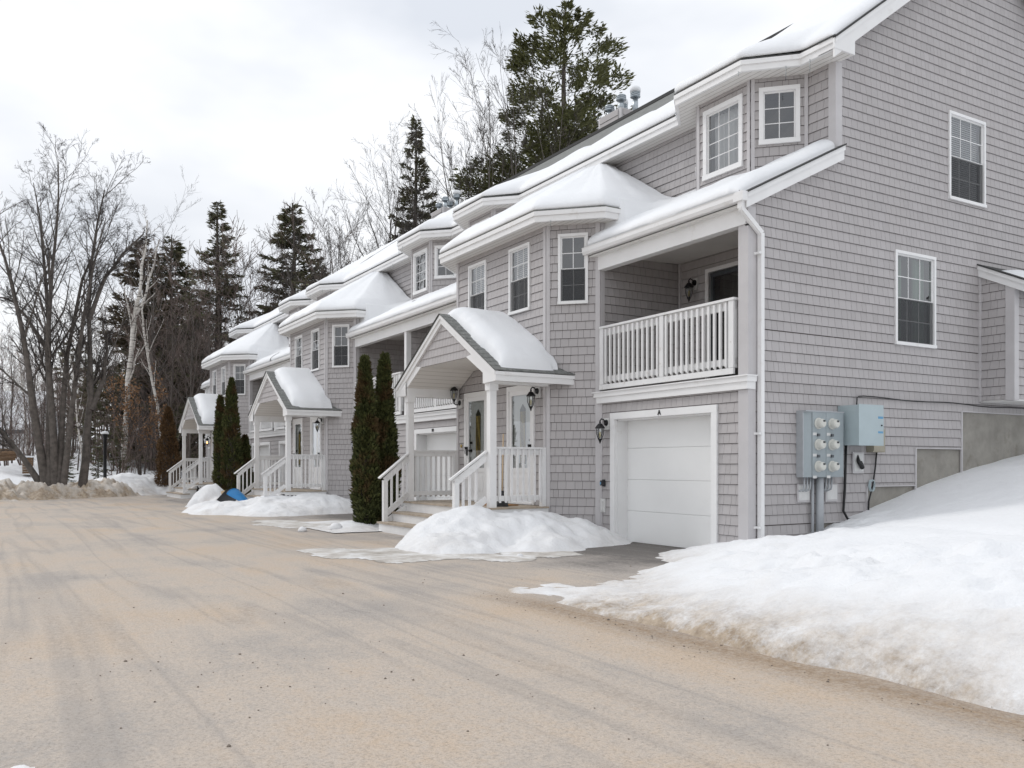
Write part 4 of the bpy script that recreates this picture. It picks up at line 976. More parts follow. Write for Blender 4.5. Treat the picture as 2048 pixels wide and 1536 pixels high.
cable('cable', [(.05,2.28,2.24),(.05,2.29,2.36),(.05,2.34,2.385)]+[(.045,y,2.385+.012*math.sin(y*3)-.01*(y-2.3)) for y in np.linspace(2.45,9,26)], .009, 'black wire stapled along the gable siding above the foundation')
pw = empty('wall_plate', (0.003, 2.33, 1.36)); plate('mount', -.13, .13, -.17, .16, pw); tag(pw, 'white wall plate under the pale blue cabinet with a black plug', 'wall plate', 'wall plates under the meters')
q = MB(); q.tube([(.04,-.02,.12),(.09,-.06,.02),(.10,.02,-.08),(.07,.06,-.06),(.055,.05,.02)], [.012,.03,.035,.03,.012], 8); q.build('plug', 'cable_black', pw, True)
cw = MB()
for k in range(4): cw.tube([(.05+.006*k,2.62+.055*math.cos(t)+.008*k,1.0+.09*math.sin(t)) for t in np.linspace(0,6.3,18)], .006, 5)
tag(cw.build('cable_coil', 'box_blue', None, True), 'small coil of pale blue wire hanging on the gable siding', 'cable')

# ------------------------------------------------------------------ wall lanterns (wall faces -y, origin at the mounting plate)
def lantern(hanging, lit):
    e = empty('wall_lantern', (0,0,0))
    q = MB(); q.box(-.065,.065,-.035,.0,-.10,.10); q.build('mount_plate', 'sticker', e)
    q = MB(); q.lathe((0,-.035,.02), [(.055,0),(.05,.02),(.02,.03)], 14, (0,-1,0)); q.build('canopy', 'black_metal', e)
    top = -.02 if hanging else .33; yc = -.17
    q = MB()
    if hanging: q.tube([(0,-.05,.02),(0,-.09,.07),(0,-.14,.085),(0,yc,.05),(0,yc,.0)], .012, 7)
    else: q.tube([(0,-.05,.02),(0,-.09,-.02),(0,-.14,-.02),(0,yc,.02),(0,yc,.06)], .012, 7)
    q.build('arm', 'black_metal', e)
    q = MB(); q.lathe((0,yc,top), [(.012,.06),(.018,.045),(.012,.03),(.035,.02),(.085,-.045),(.088,-.06),(.06,-.062)], 8); q.build('cap', 'black_metal', e)
    q = MB(); bt = top-.06
    for k in range(6):
        a = 2*math.pi*k/6; q.tube([(.065*math.cos(a),yc+.065*math.sin(a),bt),(.062*math.cos(a),yc+.062*math.sin(a),bt-.09),(.03*math.cos(a),yc+.03*math.sin(a),bt-.19)], .006, 5)
    q.lathe((0,yc,bt-.19), [(.04,.012),(.035,0),(.02,-.03),(.01,-.06),(.004,-.075)], 8); q.build('cage', 'black_metal', e)
    q = MB(); q.lathe((0,yc,bt), [(.058,0),(.056,-.09),(.028,-.185)], 8); q.build('glass', 'lamp_glass', e)
    q = MB(); q.lathe((0,yc,bt-.13), [(.012,-.03),(.014,.0),(.02,.03),(.018,.06),(.004,.08)], 8); q.build('bulb', 'bulb_lit' if lit else 'bulb_off', e, True)
    return e
LG = 'black wall lanterns'
for hang, lit, loc, lab in (
    (1,0,(-3.225,-.022,2.03),'black hanging lantern left of the garage door marked A'),
    (1,0,(-4.37,BY-.022,2.63),'black hanging lantern right of the nearest porch doors'),
    (0,0,(-7.36,BY-.022,2.60),'black upright lantern left of the nearest porch doors'),
    (1,0,(-3.00,1.80,4.60),'black lantern on the back wall of the near balcony'),
    (1,0,(-3.225-P,-.022,2.03),'black hanging lantern beside the arborvitae, right of the middle bay'),
    (1,0,(-4.37-P,BY-.022,2.63),'black hanging lantern right of the middle porch doors'),
    (1,0,(-7.36-P,BY-.022,2.63),'black hanging lantern left of the middle porch doors'),
    (1,1,(-7.36-2*P,BY-.022,2.50),'glowing amber lantern left of the far porch doors'),
    (1,0,(-3.225-2*P,-.022,2.03),'black hanging lantern beside the far garage door'),
):
    o = lantern(hang, lit); o.location = loc; tag(o, lab, 'lantern', LG)
# door mat and broom of the nearest porch
q = MB(); q.box(-.38,.38,-.24,.24,0,.018); o = q.build('door_mat', 'mat_brown'); o.location = (-4.95,-1.25,.592); tag(o, 'brown coir door mat on the nearest porch deck', 'mat')
br_ = empty('broom', (-4.40,-1.45,.59)); q = MB(); q.tube([(0,0,.25),(-.06,.06,1.28)], .012, 7); q.build('handle', 'wood_pale', br_, True)
q = MB(); q.hexa([(-.02,-.12,0),(.02,-.12,0),(.02,.12,0),(-.02,.12,0),(-.015,-.05,.28),(.015,-.05,.28),(.015,.05,.28),(-.015,.05,.28)]); q.build('bristles', 'dark_plastic', br_)
tag(br_, 'wooden broom leaning behind the nearest porch railing', 'broom')

# ------------------------------------------------------------------ snow on the ground
def rbf(pts, X, Y, eps=.02):
    p = np.array(pts, float); d = np.hypot(p[:,None,0]-p[None,:,0], p[:,None,1]-p[None,:,1])
    phi = lambda r: np.where(r > 0, r*r*np.log(np.maximum(r, 1e-9)), 0); n = len(p)
    A = np.zeros((n+3,n+3)); A[:n,:n] = phi(d)+eps*np.eye(n); A[:n,n:] = np.c_[np.ones(n), p[:,:2]]; A[n:,:n] = A[:n,n:].T
    c = np.linalg.solve(A, np.r_[p[:,2], 0,0,0]); Z = c[n]+c[n+1]*X+c[n+2]*Y
    for i in range(n): Z = Z+c[i]*phi(np.hypot(X-p[i,0], Y-p[i,1]))
    return Z
BP = [(0,.3,.2),(0,1.3,.3),(0,2.6,.62),(0,3.8,.92),(0,5.1,1.2),(0,7,1.5),(0,10,1.9),(-1.3,.02,-.02),(-.8,-.3,.12),(-.3,-.35,.2),(.0,-1.5,-.02),(.35,-.7,.27),(.55,-1.3,.17),(1.1,-3.0,.0),(1.2,-1.9,.28),(1.75,-2.7,.22),
      (.75,-3.9,.0),(1.1,-4.5,.02),(2.2,-4.65,.0),(3.2,-4.85,-.02),(4.2,-4.75,-.03),(5.2,-4.7,-.03),(6.3,-4.6,-.03),(7.5,-4.6,-.03),(9,-4.6,-.03),(12,-4.6,0),(16,-4.6,0),
      (1.5,-3.7,.035),(2.1,-4.1,.05),(2.6,-3.8,.13),(3.4,-4.2,.12),(4.4,-4.15,.18),(5.5,-4.15,.25),(6.6,-4.05,.30),(8,-4.0,.35),
      (2.4,-2.9,.30),(3.84,-3.17,.38),(3.0,-1.25,.62),(2.1,-.35,.54),(4.0,-2.0,.53),(4.5,-1.0,.66),(5.3,-2.7,.60),(5.85,-3.4,.50),(3.4,.85,.80),(1.9,.7,.60),(.9,.4,.38),(1.0,2.5,.72),(2.25,2.9,.98),(1.14,4.9,1.22),(2,6,1.35),(5,3,1.1),(8,-2,.75),(8,2,1.15),(9,-3.4,.55),(13,0,1.2),(13,8,2.0),(5,9,1.8),(16,-3,.8)]
xs = np.arange(-1.7, 13.01, .06); ys = np.arange(-5.3, 9.51, .06); X_, Y_ = np.meshgrid(xs, ys, indexing='ij')
Zb = rbf(BP, X_, Y_)
edge_ = np.clip(1-Zb/.55, 0, 1)
rough_ = .035*fbm(X_*.9, Y_*.9, 4, 3)+.09*edge_*fbm(X_*2.2, Y_*3.0, 5, 8, .62)+.13*np.clip(1-np.abs(Zb-.42)/.24, 0, 1)*fbm(X_*3.6, Y_*3.6, 5, 12, .65)
lump_ = np.clip(1-np.abs(Y_+3.0-.35*fbm(X_*.7, X_*0, 3, 2))/.95, 0, 1)*np.clip((X_-2.2)/1.2, 0, 1)
rough_ = rough_+lump_*(.30*np.abs(fbm(X_*1.7, Y_*1.7, 4, 22, .6))-.06+.09*fbm(X_*5.2, Y_*5.2, 4, 23, .65))
Zb = Zb+rough_
front = Y_+4.62+.12*fbm(X_*1.4, X_*0, 4, 4)           # ploughed edge along the road
Zb = np.where(front < 0, np.minimum(Zb, .03)+front*1.2, Zb+.07*np.clip(front/.12, 0, 1)*np.clip((X_-2.6)/1.5, 0, 1))
# worn foot track up the slope
trk_ = np.abs(Y_-(-.9+(X_-3.4)*-.35+1.4*np.clip((3.4-X_), 0, 9)*.25)); Zb -= .05*np.exp(-(trk_/.13)**2)*np.clip(Zb-.4, 0, .4)/.4
dirt = np.clip(.50*np.clip(1-front/.9, 0, 1)+.42*np.clip((.22-Zb)/.22, 0, 1)+.10*np.clip((.5-Zb)/.5, 0, 1), 0, 1)
dirt *= np.clip((fbm(X_*.8, Y_*1.6, 4, 6)+.75), .15, 1)
dirt += .10*np.clip(1-np.abs(Zb-.42)/.16, 0, 1)*np.clip(fbm(X_*2.5, Y_*2.5, 4, 15)+.2, 0, 1)
k = (Zb > -.12) & ~((X_ < -.02) & (Y_ > .03) & ~((X_ < -.55) & (Y_ < .25) & (X_ > -1.6))); mask = k[:-1,:-1] & k[1:,:-1] & k[1:,1:] & k[:-1,1:]
o = grid_mesh('snow_bank', np.stack([X_,Y_,Zb],-1), 'snow', dirt=dirt, mask=mask); tag(o, 'high ploughed snow bank climbing the slope beside the gable wall', kind='structure')

def pile(name, blobs, label, res=.05, mat='snow', dirtf=.25, rough=.06, seed=1, pad=.3, base=0.0, cat='snow pile', group='shovelled snow piles', kind=None, thin=False):
    b = np.array(blobs, float); x0, x1 = (b[:,0]-b[:,3]).min()-pad, (b[:,0]+b[:,3]).max()+pad; y0, y1 = (b[:,1]-b[:,3]).min()-pad, (b[:,1]+b[:,3]).max()+pad
    X, Y = np.meshgrid(np.arange(x0, x1, res), np.arange(y0, y1, res), indexing='ij')
    wx = X+.18*fbm(X*1.3, Y*1.3, 4, seed); wy = Y+.18*fbm(X*1.3+7, Y*1.3, 4, seed+1); Z = np.full_like(X, -.1)
    if thin: wx = wx+.16*fbm(X*4, Y*4, 4, seed+6, .65); wy = wy+.16*fbm(X*4+3, Y*4, 4, seed+7, .65)
    for (bx, by, h, r) in blobs:
        t = np.hypot(wx-bx, wy-by)/r; Z = smax(Z, h*np.clip(1-t**2.2, -.5, 1), .12 if not thin else .02)
    Z = Z+(rough*fbm(X*1.6, Y*1.6, 5, seed+3, .62)-.6*rough*np.abs(fbm(X*3.1, Y*3.1, 3, seed+9))+.22*rough*fbm(X*7, Y*7, 3, seed+10, .6))*np.clip(Z/.15, 0, 1)
    k = Z > .006; mask = k[:-1,:-1] | k[1:,:-1] | k[1:,1:] | k[:-1,1:]
    hm = b[:,2].max(); d = np.clip(dirtf*(1.25-Z/hm*1.1), 0, 1)*np.clip(fbm(X*1.7, Y*1.7, 4, seed+5)+.8, .1, 1.4)
    cx, cy = b[:,0].mean(), b[:,1].mean()
    o = grid_mesh(name, np.stack([X-cx,Y-cy,np.maximum(Z,-.03)+.004],-1), mat, dirt=d, mask=mask); o.location = (cx, cy, base)
    tag(o, label, cat, group, kind); return o
pile('snow_pile', [(-3.95,-2.35,.60,1.25),(-3.65,-1.5,.56,1.1),(-3.35,-.85,.42,.95),(-3.35,-3.0,.30,.9),(-2.75,-1.7,.22,.75),(-3.1,-.3,.2,.6)], 'large rounded white snow pile beside the nearest porch steps', seed=2, dirtf=.14, rough=.13)
pile('snow_pile', [(-15.3,-1.2,.50,1.5),(-16.0,-2.3,.47,1.3),(-15.9,-3.3,.34,1.2),(-14.7,-2.5,.30,1.2),(-16.9,-3.6,.3,.9),(-14.9,-.3,.25,.9)], 'long low snow pile beside the middle porch, blue sled lying in it', seed=5, dirtf=.18, rough=.08)
pile('snow_pile', [(-20.3,-3.0,.72,.75),(-19.6,-2.6,.4,.7),(-19.0,-2.3,.25,.6)], 'small steep snow mound in front of the far arborvitae', seed=8, dirtf=.26, rough=.09)
pile('snow_patch', [(-8.6,-2.45,.13,.75),(-9.3,-2.2,.11,.5),(-8.0,-2.65,.10,.5),(-10.1,-2.3,.05,.5)], 'thin snow patch round the foot of the nearest arborvitae', seed=11, dirtf=.3, rough=.05, cat='snow patch', group='snow patches')
pile('snow_patch', [(-3.2,-4.6,.024,.6),(-2.5,-4.15,.024,.65),(-4.0,-4.7,.02,.5),(-2.5,-3.3,.022,.6),(-1.7,-3.0,.018,.45),(-2.0,-2.2,.02,.5),(-3.4,-3.9,.03,.6)], 'flat icy snow sheet on the asphalt below the large pile', seed=13, dirtf=.5, rough=.014, thin=True, mat='ice', cat='snow patch', group='snow patches')
pile('snow_patch', [(-10.6,-3.4,.022,.8),(-9.6,-3.2,.022,.8),(-11.6,-3.4,.02,.6)], 'flat grey ice patch on the drive left of the arborvitae', seed=14, dirtf=.62, rough=.014, thin=True, mat='ice', cat='snow patch', group='snow patches')
for i, (px, Z, r) in enumerate(((605,17.4,.09),(672,17.8,.13),(1040,12.6,.05))):
    p = at(px, Z); q = MB(); q.lathe((0,0,-.02), [(r*.5,0),(r,r*.35),(r*.95,r*.8),(r*.55,r*1.25),(.01,r*1.35)], 10); o = q.build('snow_lump', 'snow', None, True, dirt=[.1]*q.n); o.location = (p.x,p.y,.004); o.rotation_euler = (0,0,i)
    tag(o, ('small snow lump alone on the driveway asphalt', 'snow lump beside the foot of the nearest arborvitae', 'tiny snow crumb in front of the large snow pile')[i], 'snow lump', 'snow lumps')
pile('snow_patch', [(4.93,-9.08,.025,.06),(4.75,-9.14,.02,.07),(5.08,-8.99,.02,.05),(5.2,-8.93,.012,.035)], 'small melting snow clumps at the bottom left road edge', res=.02, seed=21, dirtf=.3, rough=.02, thin=True, pad=.1, cat='snow patch', group='snow patches')
# dirty ridge at the far edge of the lot
ridge = []
for t in np.linspace(-.55, .62, 13):
    x = -28.6+(-33.6+28.6)*t-.9; y = -8.7+(6.6)*t; ridge.append((x-.5*rng.random(), y, .38+.28*rng.random(), 1.4))
ridge += [(-29.8,-11.5,.95,1.9),(-28.5,-13.5,1.0,2.0),(-30.6,-9.2,.85,1.7)]
pile('dirty_snow_ridge', ridge, 'long dirty brown snow ridge ploughed up at the far edge of the lot', res=.08, dirtf=1.1, rough=.45, seed=31, pad=.3, mat='dirty_snow', cat='snow ridge', group=None)
pile('snow_pile', [(-35.3,-3.6,.95,2.0),(-36.0,-2.4,.9,1.7),(-34.2,-3.4,.5,1.3),(-34.8,-1.9,.5,1.3)], 'clean topped snow mound left of the far porch by the lamp post', res=.08, dirtf=.33, rough=.14, seed=33)

# ------------------------------------------------------------------ sled, shovel
sx_, sy_ = -18.35, -2.55
se = empty('plastic_sled', (sx_, sy_, .30)); tag(se, 'bright blue plastic sled tipped up in the snow pile', 'sled')
q = MB(); n1, n2 = 10, 8; V = []
for i in range(n1+1):
    u = i/n1; w_ = .34*(1-.75*u**1.5); 
    for j in range(n2+1):
        a = (j/n2-.5)*2.4; V.append((-.35+u*1.0, w_*math.sin(a), .32-.38*u+w_*.75*(math.cos(a)-.3)))
F_ = [(i*(n2+1)+j, (i+1)*(n2+1)+j, (i+1)*(n2+1)+j+1, i*(n2+1)+j+1) for i in range(n1) for j in range(n2)]
q.add(V+[(x,y,z-.015) for x,y,z in V], F_+[tuple(k_+len(V) for k_ in f)[::-1] for f in F_]); q.build('hull', 'blue_plastic', se, True); se.rotation_euler = (R(8),R(6),R(28)); se.scale = (.72,.8,.72); se.location.z = .22
q = MB(); q.tube([V[j] for j in range(n2+1)], .02, 6); q.build('rim', 'blue_plastic', se, True)
sh_ = empty('snow_shovel', (sx_-.42, sy_-.32, .22)); tag(sh_, 'dark grey plastic snow shovel leaning against the blue sled', 'shovel')
q = MB(); V = []
for i in range(9):
    u = i/8
    for j in range(9):
        w_ = (j/8-.5)*.46*(1 if u < .45 else math.sqrt(max(.02, 1-((u-.45)/.56)**2))); V.append((w_, .06*(1-(2*j/8-1)**2), -.14+u*.62))
F_ = [(i*9+j,(i+1)*9+j,(i+1)*9+j+1,i*9+j+1) for i in range(8) for j in range(8)]
q.add(V+[(x,y+.015,z) for x,y,z in V], F_+[tuple(k_+81 for k_ in f)[::-1] for f in F_]); q.build('blade', 'dark_plastic', sh_)
q = MB(); q.tube([(0,.06,.40),(0,.10,.0),(.0,.35,-.12)], .018, 7); q.build('shaft', 'dark_plastic', sh_, True); sh_.rotation_euler = (R(-20),R(38),R(58))
q = MB(); q.box(-.06,.06,-.012,.012,0,.42); o = q.build('wood_stake', 'wood_pale'); o.location = (sx_-.75,sy_-.25,.12); o.rotation_euler = (R(-6),R(-14),R(50)); tag(o, 'pale wooden board stuck in the snow left of the sled', 'board')

# ------------------------------------------------------------------ vegetation
def norm(a): return a/np.maximum(np.linalg.norm(a, axis=-1, keepdims=True), 1e-9)
def tubes_np(Ps, Rs, sides=3):
    N, K, _ = Ps.shape; d = np.empty_like(Ps); d[:,1:-1] = Ps[:,2:]-Ps[:,:-2]; d[:,0] = Ps[:,1]-Ps[:,0]; d[:,-1] = Ps[:,-1]-Ps[:,-2]; d = norm(d)
    ref = np.where(np.abs(d[:,:1,2:3]) > .9, np.array([1.,0,0]), np.array([0,0,1.])); t = norm(np.cross(d, ref)); b = np.cross(d, t)
    an = np.arange(sides)*2*math.pi/sides
    V = Ps[:,:,None,:]+Rs[:,:,None,None]*(t[:,:,None,:]*np.cos(an)[None,None,:,None]+b[:,:,None,:]*np.sin(an)[None,None,:,None])
    idx = np.arange(N*K*sides).reshape(N,K,sides); nx = np.roll(idx, -1, 2)
    F = np.stack([idx[:,:-1], nx[:,:-1], nx[:,1:], idx[:,1:]], -1).reshape(-1,4); return V.reshape(-1,3), F
def grow(r, base, dirs, lens, rads, K=5, wob=.16, up=.06, tip=.35):
    N = len(base); P_ = np.empty((N,K,3)); P_[:,0] = base; d = norm(dirs)
    for k in range(1, K):
        P_[:,k] = P_[:,k-1]+d*(lens/(K-1))[:,None]; d = norm(d+r.normal(0, wob, (N,3))+np.array([0,0,up]))
    return P_, rads[:,None]*np.linspace(1, tip, K)[None]
def spawn(r, P_, R_, n, t0, t1, ang, lenf, radf, jitter=.35):
    N, K, _ = P_.shape; t = (t0+(t1-t0)*((np.arange(n)[None]+r.random((N,n)))/n)).ravel(); pi = np.repeat(np.arange(N), n)
    s_ = t*(K-1); i = np.minimum(s_.astype(int), K-2); f = (s_-i)[:,None]
    b = P_[pi,i]*(1-f)+P_[pi,i+1]*f; d = norm(P_[pi,i+1]-P_[pi,i]); L_ = np.linalg.norm(P_[:,1:]-P_[:,:-1], axis=-1).sum(1)[pi]
    rv = norm(r.normal(0, 1, (len(b),3))); pe = norm(rv-d*(rv*d).sum(1,keepdims=True)); a = r.normal(ang, .18, len(b))[:,None]
    nd = d*np.cos(a)+pe*np.sin(a); rr = R_[pi,i]*radf; return b, nd, L_*lenf*(1.15-.6*t)*(1+jitter*r.normal(0,1,len(b))).clip(.4,1.8), rr
def bare_parts(seed, stems, lv, minr=.0046, up=.05, wob=.085):
    """stems: list of (points, r0, r1); lv: list of (n, t0, t1, angle, lenf, radf)"""
    r = np.random.default_rng(seed); TV, TF, CV, CF = [], [], [], []; o1 = o2 = 0
    K0 = max(len(s[0]) for s in stems); Ps = []; Rs = []
    for pts, r0, r1 in stems:
        p = np.array(pts, float); tt = np.linspace(0, 1, 9); src = np.linspace(0, 1, len(p)); Ps.append(np.stack([np.interp(tt, src, p[:,k]) for k in range(3)], -1)+np.r_[[[0,0,0]], r.normal(0, .05, (8,3))]*.6); Rs.append(r0+(r1-r0)*tt**.8)
    P_, R_ = np.array(Ps), np.array(Rs); v, f = tubes_np(P_, R_, 7); TV.append(v); TF.append(f); o1 += len(v)
    for li, (n, t0, t1, ang, lf, rf) in enumerate(lv):
        b, d, L_, rr = spawn(r, P_, R_, n, t0, t1, ang, lf, rf); rr = np.maximum(rr, minr); P_, R_ = grow(r, b, d, L_, rr, (6,5,3,3)[min(li,3)], wob, up*(1 if li else 1.6), .4); R_ = np.maximum(R_, minr*.55)
        v, f = tubes_np(P_, R_, 5 if li == 0 else 3)
        if li == 0: TV.append(v); TF.append(f+o1); o1 += len(v)
        else: CV.append(v); CF.append(f+o2); o2 += len(v)
    return np.concatenate(TV), np.concatenate(TF), np.concatenate(CV), np.concatenate(CF)
def tree_obj(name, parts, mats, loc, rz, sc, label, cat='tree', group=None):
    e = empty(name, loc, rz); e.scale = (sc, sc, sc)
    for nm, me in zip(('trunk', 'crown'), parts): put(nm, me, e)
    tag(e, label, cat, group); return e
def bare_mesh(seed, stems, lv, mt='bark', mc='twig', **k):
    tv, tf, cv, cf = bare_parts(seed, stems, lv, **k)
    a = soup_mesh('trunk', tv, tf, mt); a.polygons.foreach_set('use_smooth', np.ones(len(a.polygons), bool)); return a, soup_mesh('crown', cv, cf, mc)
def straight(h, lean=(0,0), r=.16, n=5, s=0):
    rr = np.random.default_rng(s); return [([(lean[0]*t+rr.normal(0,.12)*t, lean[1]*t+rr.normal(0,.12)*t, h*t) for t in np.linspace(0,1,n)], r, r*.05)]
LV = [(13,.25,.98,.48,.28,.42),(8,.15,1,.52,.36,.45),(6,.2,1,.52,.42,.5),(4,.2,1,.5,.5,.6)]
LVs = [(11,.25,.97,.45,.26,.5),(6,.2,1,.5,.42,.55),(5,.2,1,.5,.45,.6),(3,.2,1,.5,.5,.6)]
def multi(h, n, spread, r, seed):
    rr = np.random.default_rng(seed); out_ = []
    for i in range(n):
        a = 2*math.pi*i/n+rr.normal(0,.3); d = spread*rr.uniform(.5,1.1); hh = h*rr.uniform(.8,1); out_.append(([(.15*math.cos(a),.15*math.sin(a),0),(d*.25*math.cos(a),d*.25*math.sin(a),hh*.3),(d*.65*math.cos(a),d*.65*math.sin(a),hh*.65),(d*math.cos(a),d*math.sin(a),hh)], r*rr.uniform(.7,1), r*.045))
    return out_
# conifers -------------------------------------------------
def cards(r, pos, dirv, ln, wd, nrm=None):
    N = len(pos); d = norm(dirv); rv = norm(r.normal(0,1,(N,3))) if nrm is None else nrm; s_ = norm(np.cross(d, rv)); L_ = ln[:,None]; W = wd[:,None]
    V = np.stack([pos-s_*W*.25, pos+d*L_*.5-s_*W*.5, pos+d*L_, pos+d*L_*.5+s_*W*.5], 1); F = np.arange(N*4).reshape(N,4); return V.reshape(-1,3), F
def conifer(seed, h, rmax, nb=110, nc=85, mat='needles', barkm='bark_dark', base=.1, size=1.0, shape=.85, droop=.25, tufts=False, gap=.0):
    r = np.random.default_rng(seed); t = base+(1-base)*np.sort(r.random(nb))**.92; az = r.random(nb)*2*math.pi
    lens = rmax*(1-t)**shape*(.6+.55*r.random(nb))+.10
    if gap: lens *= np.where(r.random(nb) < gap, .35, 1)
    b = np.zeros((nb,3)); b[:,2] = t*h; up_ = .35*(t-.35)-droop*(1-t)*.4; d = np.stack([np.cos(az), np.sin(az), up_], -1)
    P_, R_ = grow(r, b, d, lens, .012+.035*lens/rmax, 5, .1, .03, .3); V1, F1 = tubes_np(P_, R_, 3)
    tt = np.linspace(0,1,7); tv, tf = tubes_np(np.stack([np.zeros(7)+.05*r.normal(0,1,7)*tt, .05*r.normal(0,1,7)*tt, tt*h], -1)[None], (.028*h*.6*(1-tt*.95)+.012)[None], 8)
    trunk = soup_mesh('trunk', np.concatenate([tv, V1]), np.concatenate([tf, F1+len(tv)]), barkm)
    pw_ = lens+.12; pi = r.choice(nb, nb*nc, p=pw_/pw_.sum()); u = r.random(len(pi))**(.35 if tufts else .7); u = .12+.88*u if not tufts else .35+.68*u
    k = np.minimum((u*4).astype(int), 3); f = (u*4-k)[:,None]; p = P_[pi,k]*(1-f)+P_[pi,k+1]*f; bd = norm(P_[pi,k+1]-P_[pi,k])
    side = norm(np.cross(bd, np.array([0,0,1.]))); spread = (lens[pi]*(.34 if not tufts else .30)*(1.08-u*(1 if not tufts else .6))+.05)[:,None]; off_ = r.uniform(-1,1,(len(pi),1)); thick = (.10 if not tufts else .42)*spread
    p = p+side*off_*spread+np.stack([np.zeros(len(pi))]*2+[r.normal(0,1,len(pi))], -1)*thick-np.array([0,0,1.])*np.abs(off_)*spread*.22*(0 if tufts else 1)
    dv = bd*.8+side*np.sign(off_)*.7+r.normal(0,.35,(len(pi),3))+np.array([0,0,.25 if tufts else -.08]); ln = size*(.16+.16*r.random(len(pi))); wd = size*(.045+.05*r.random(len(pi)))
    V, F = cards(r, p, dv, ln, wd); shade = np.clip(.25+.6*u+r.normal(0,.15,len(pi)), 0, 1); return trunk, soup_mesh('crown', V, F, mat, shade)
def arbor(seed, h, rad, n=9000, mat='cedar', core=True):
    r = np.random.default_rng(seed); t = r.random(n)**.85; az = r.random(n)*2*math.pi
    prof = lambda t: rad*np.clip(np.minimum(1.05, .80+t*.9), 0, 1.05)*np.clip(1-t**2.0, 0.0, 1)**.75*(.93+.1*np.sin(t*31+seed))
    rr = prof(t)*(1+.34*fbm(np.cos(az)*1.6+seed, np.sin(az)*1.6+t*h*2.4, 4, seed))*(1-.45*r.random(n)**2.2); p = np.stack([rr*np.cos(az), rr*np.sin(az), t*h], -1)
    p[:,0] += .06*np.sin(t*5+seed)*t; dv = np.stack([np.cos(az)*.55, np.sin(az)*.55, np.full(n,.75)], -1)+r.normal(0,.3,(n,3)); V, F = cards(r, p, dv, .07+.08*r.random(n), .03+.035*r.random(n))
    c = MB(); tt = np.linspace(0,.9,10); c.lathe((0,0,0), [(float(prof(np.array(x))*.62), x*h) for x in tt], 10); c.tube([(0,0,-.05),(0,0,.3)], .06, 7)  # dark inner core added to block light through the foliage, plus a short stem
    return c.mesh('trunk', 'bark_dark'), soup_mesh('crown', V, F, mat, np.clip(r.normal(.5,.25,n),0,1))
def shrub(px, Z, h, rad, seed, label, mat='cedar', z0=0.0, n=9000):
    p = at(px, Z, z0); e = empty('arborvitae', p, seed)
    for nm, me in zip(('trunk','crown'), arbor(seed, h, rad, n, mat)): put(nm, me, e)  # the trunk mesh also carries the added light-blocking core
    tag(e, label, 'shrub', 'columnar arborvitae along the row')
shrub(731, 18.5, 3.55, .27, 3, 'left one of the two touching arborvitae before the nearest porch', n=12000)
shrub(772, 18.9, 3.65, .26, 4, 'right one of the two touching arborvitae, next to the porch railing', n=12000)
shrub(463, 31.0, 4.35, .34, 6, 'tallest arborvitae between the middle and far porches', n=9000)
shrub(443, 31.2, 3.75, .28, 7, 'left arborvitae of the clump between middle and far porch', n=7000)
shrub(489, 31.6, 2.35, .33, 8, 'short arborvitae right of the tall clump by the middle porch', n=6000)
shrub(336, 41.0, 4.0, .52, 9, 'browned half dead arborvitae left of the far porch steps', 'cedar_dead', n=8000)

# the big bare multi-stemmed tree at the left edge
Zt = 36.0
def stem_px(pts, r0, r1, jit=0, Z0=Zt, origin=None):
    out_ = []
    for i, (px, py) in enumerate(pts):
        p = at(px, Z0, htop(py, Z0)); d = AX*(jit*i/len(pts)); out_.append(tuple(p+d-origin))
    return (out_, r0, r1)
org = at(100, Zt, .2)
big = [stem_px(q_, a_, b_, j_, origin=org) for q_, a_, b_, j_ in (
    ([(92,975),(78,850),(70,720),(52,600),(28,500),(-8,390)], .20, .016, -1.5), ([(100,975),(92,830),(85,700),(78,580),(62,460),(40,350)], .20, .016, 1.2),
    ([(110,975),(106,820),(100,680),(108,560),(122,440),(128,330)], .18, .016, -.5), ([(118,975),(116,820),(120,690),(140,560),(160,470),(170,410)], .15, .015, 2.0),
    ([(126,975),(140,850),(150,720),(165,610),(182,520),(200,430)], .15, .015, .5), ([(88,980),(40,900),(0,840),(-30,760)], .16, .03, -1), ([(95,700),(60,640),(20,600),(-30,590)], .10, .02, 0))]
LVB = [(20,.26,1.0,.55,.22,.36),(7,.15,1,.6,.40,.48),(6,.2,1,.6,.46,.55),(4,.2,1,.6,.5,.6)]
tree_obj('bare_tree', bare_mesh(41, big, LVB, wob=.11, up=.04, minr=.005), None, org, 0, 1, 'massive bare tree with many grey stems behind the dirty snow ridge', 'tree')
org2 = at(172, 37, .2)
st2 = [stem_px([(163,985),(172,900),(182,820),(178,700),(178,580),(190,470),(212,380)], .20, .025, 0, 37, org2), stem_px([(182,820),(200,760),(205,690),(188,640)], .14, .03, 1, 37, org2), stem_px([(178,640),(205,560),(245,500),(280,465)], .11, .03, .5, 37, org2)]
tree_obj('bare_tree', bare_mesh(43, st2, LVB, minr=.005, wob=.1), None, org2, 0, 1, 'bare tree leaning right between the massive tree and the lamp post', 'tree')
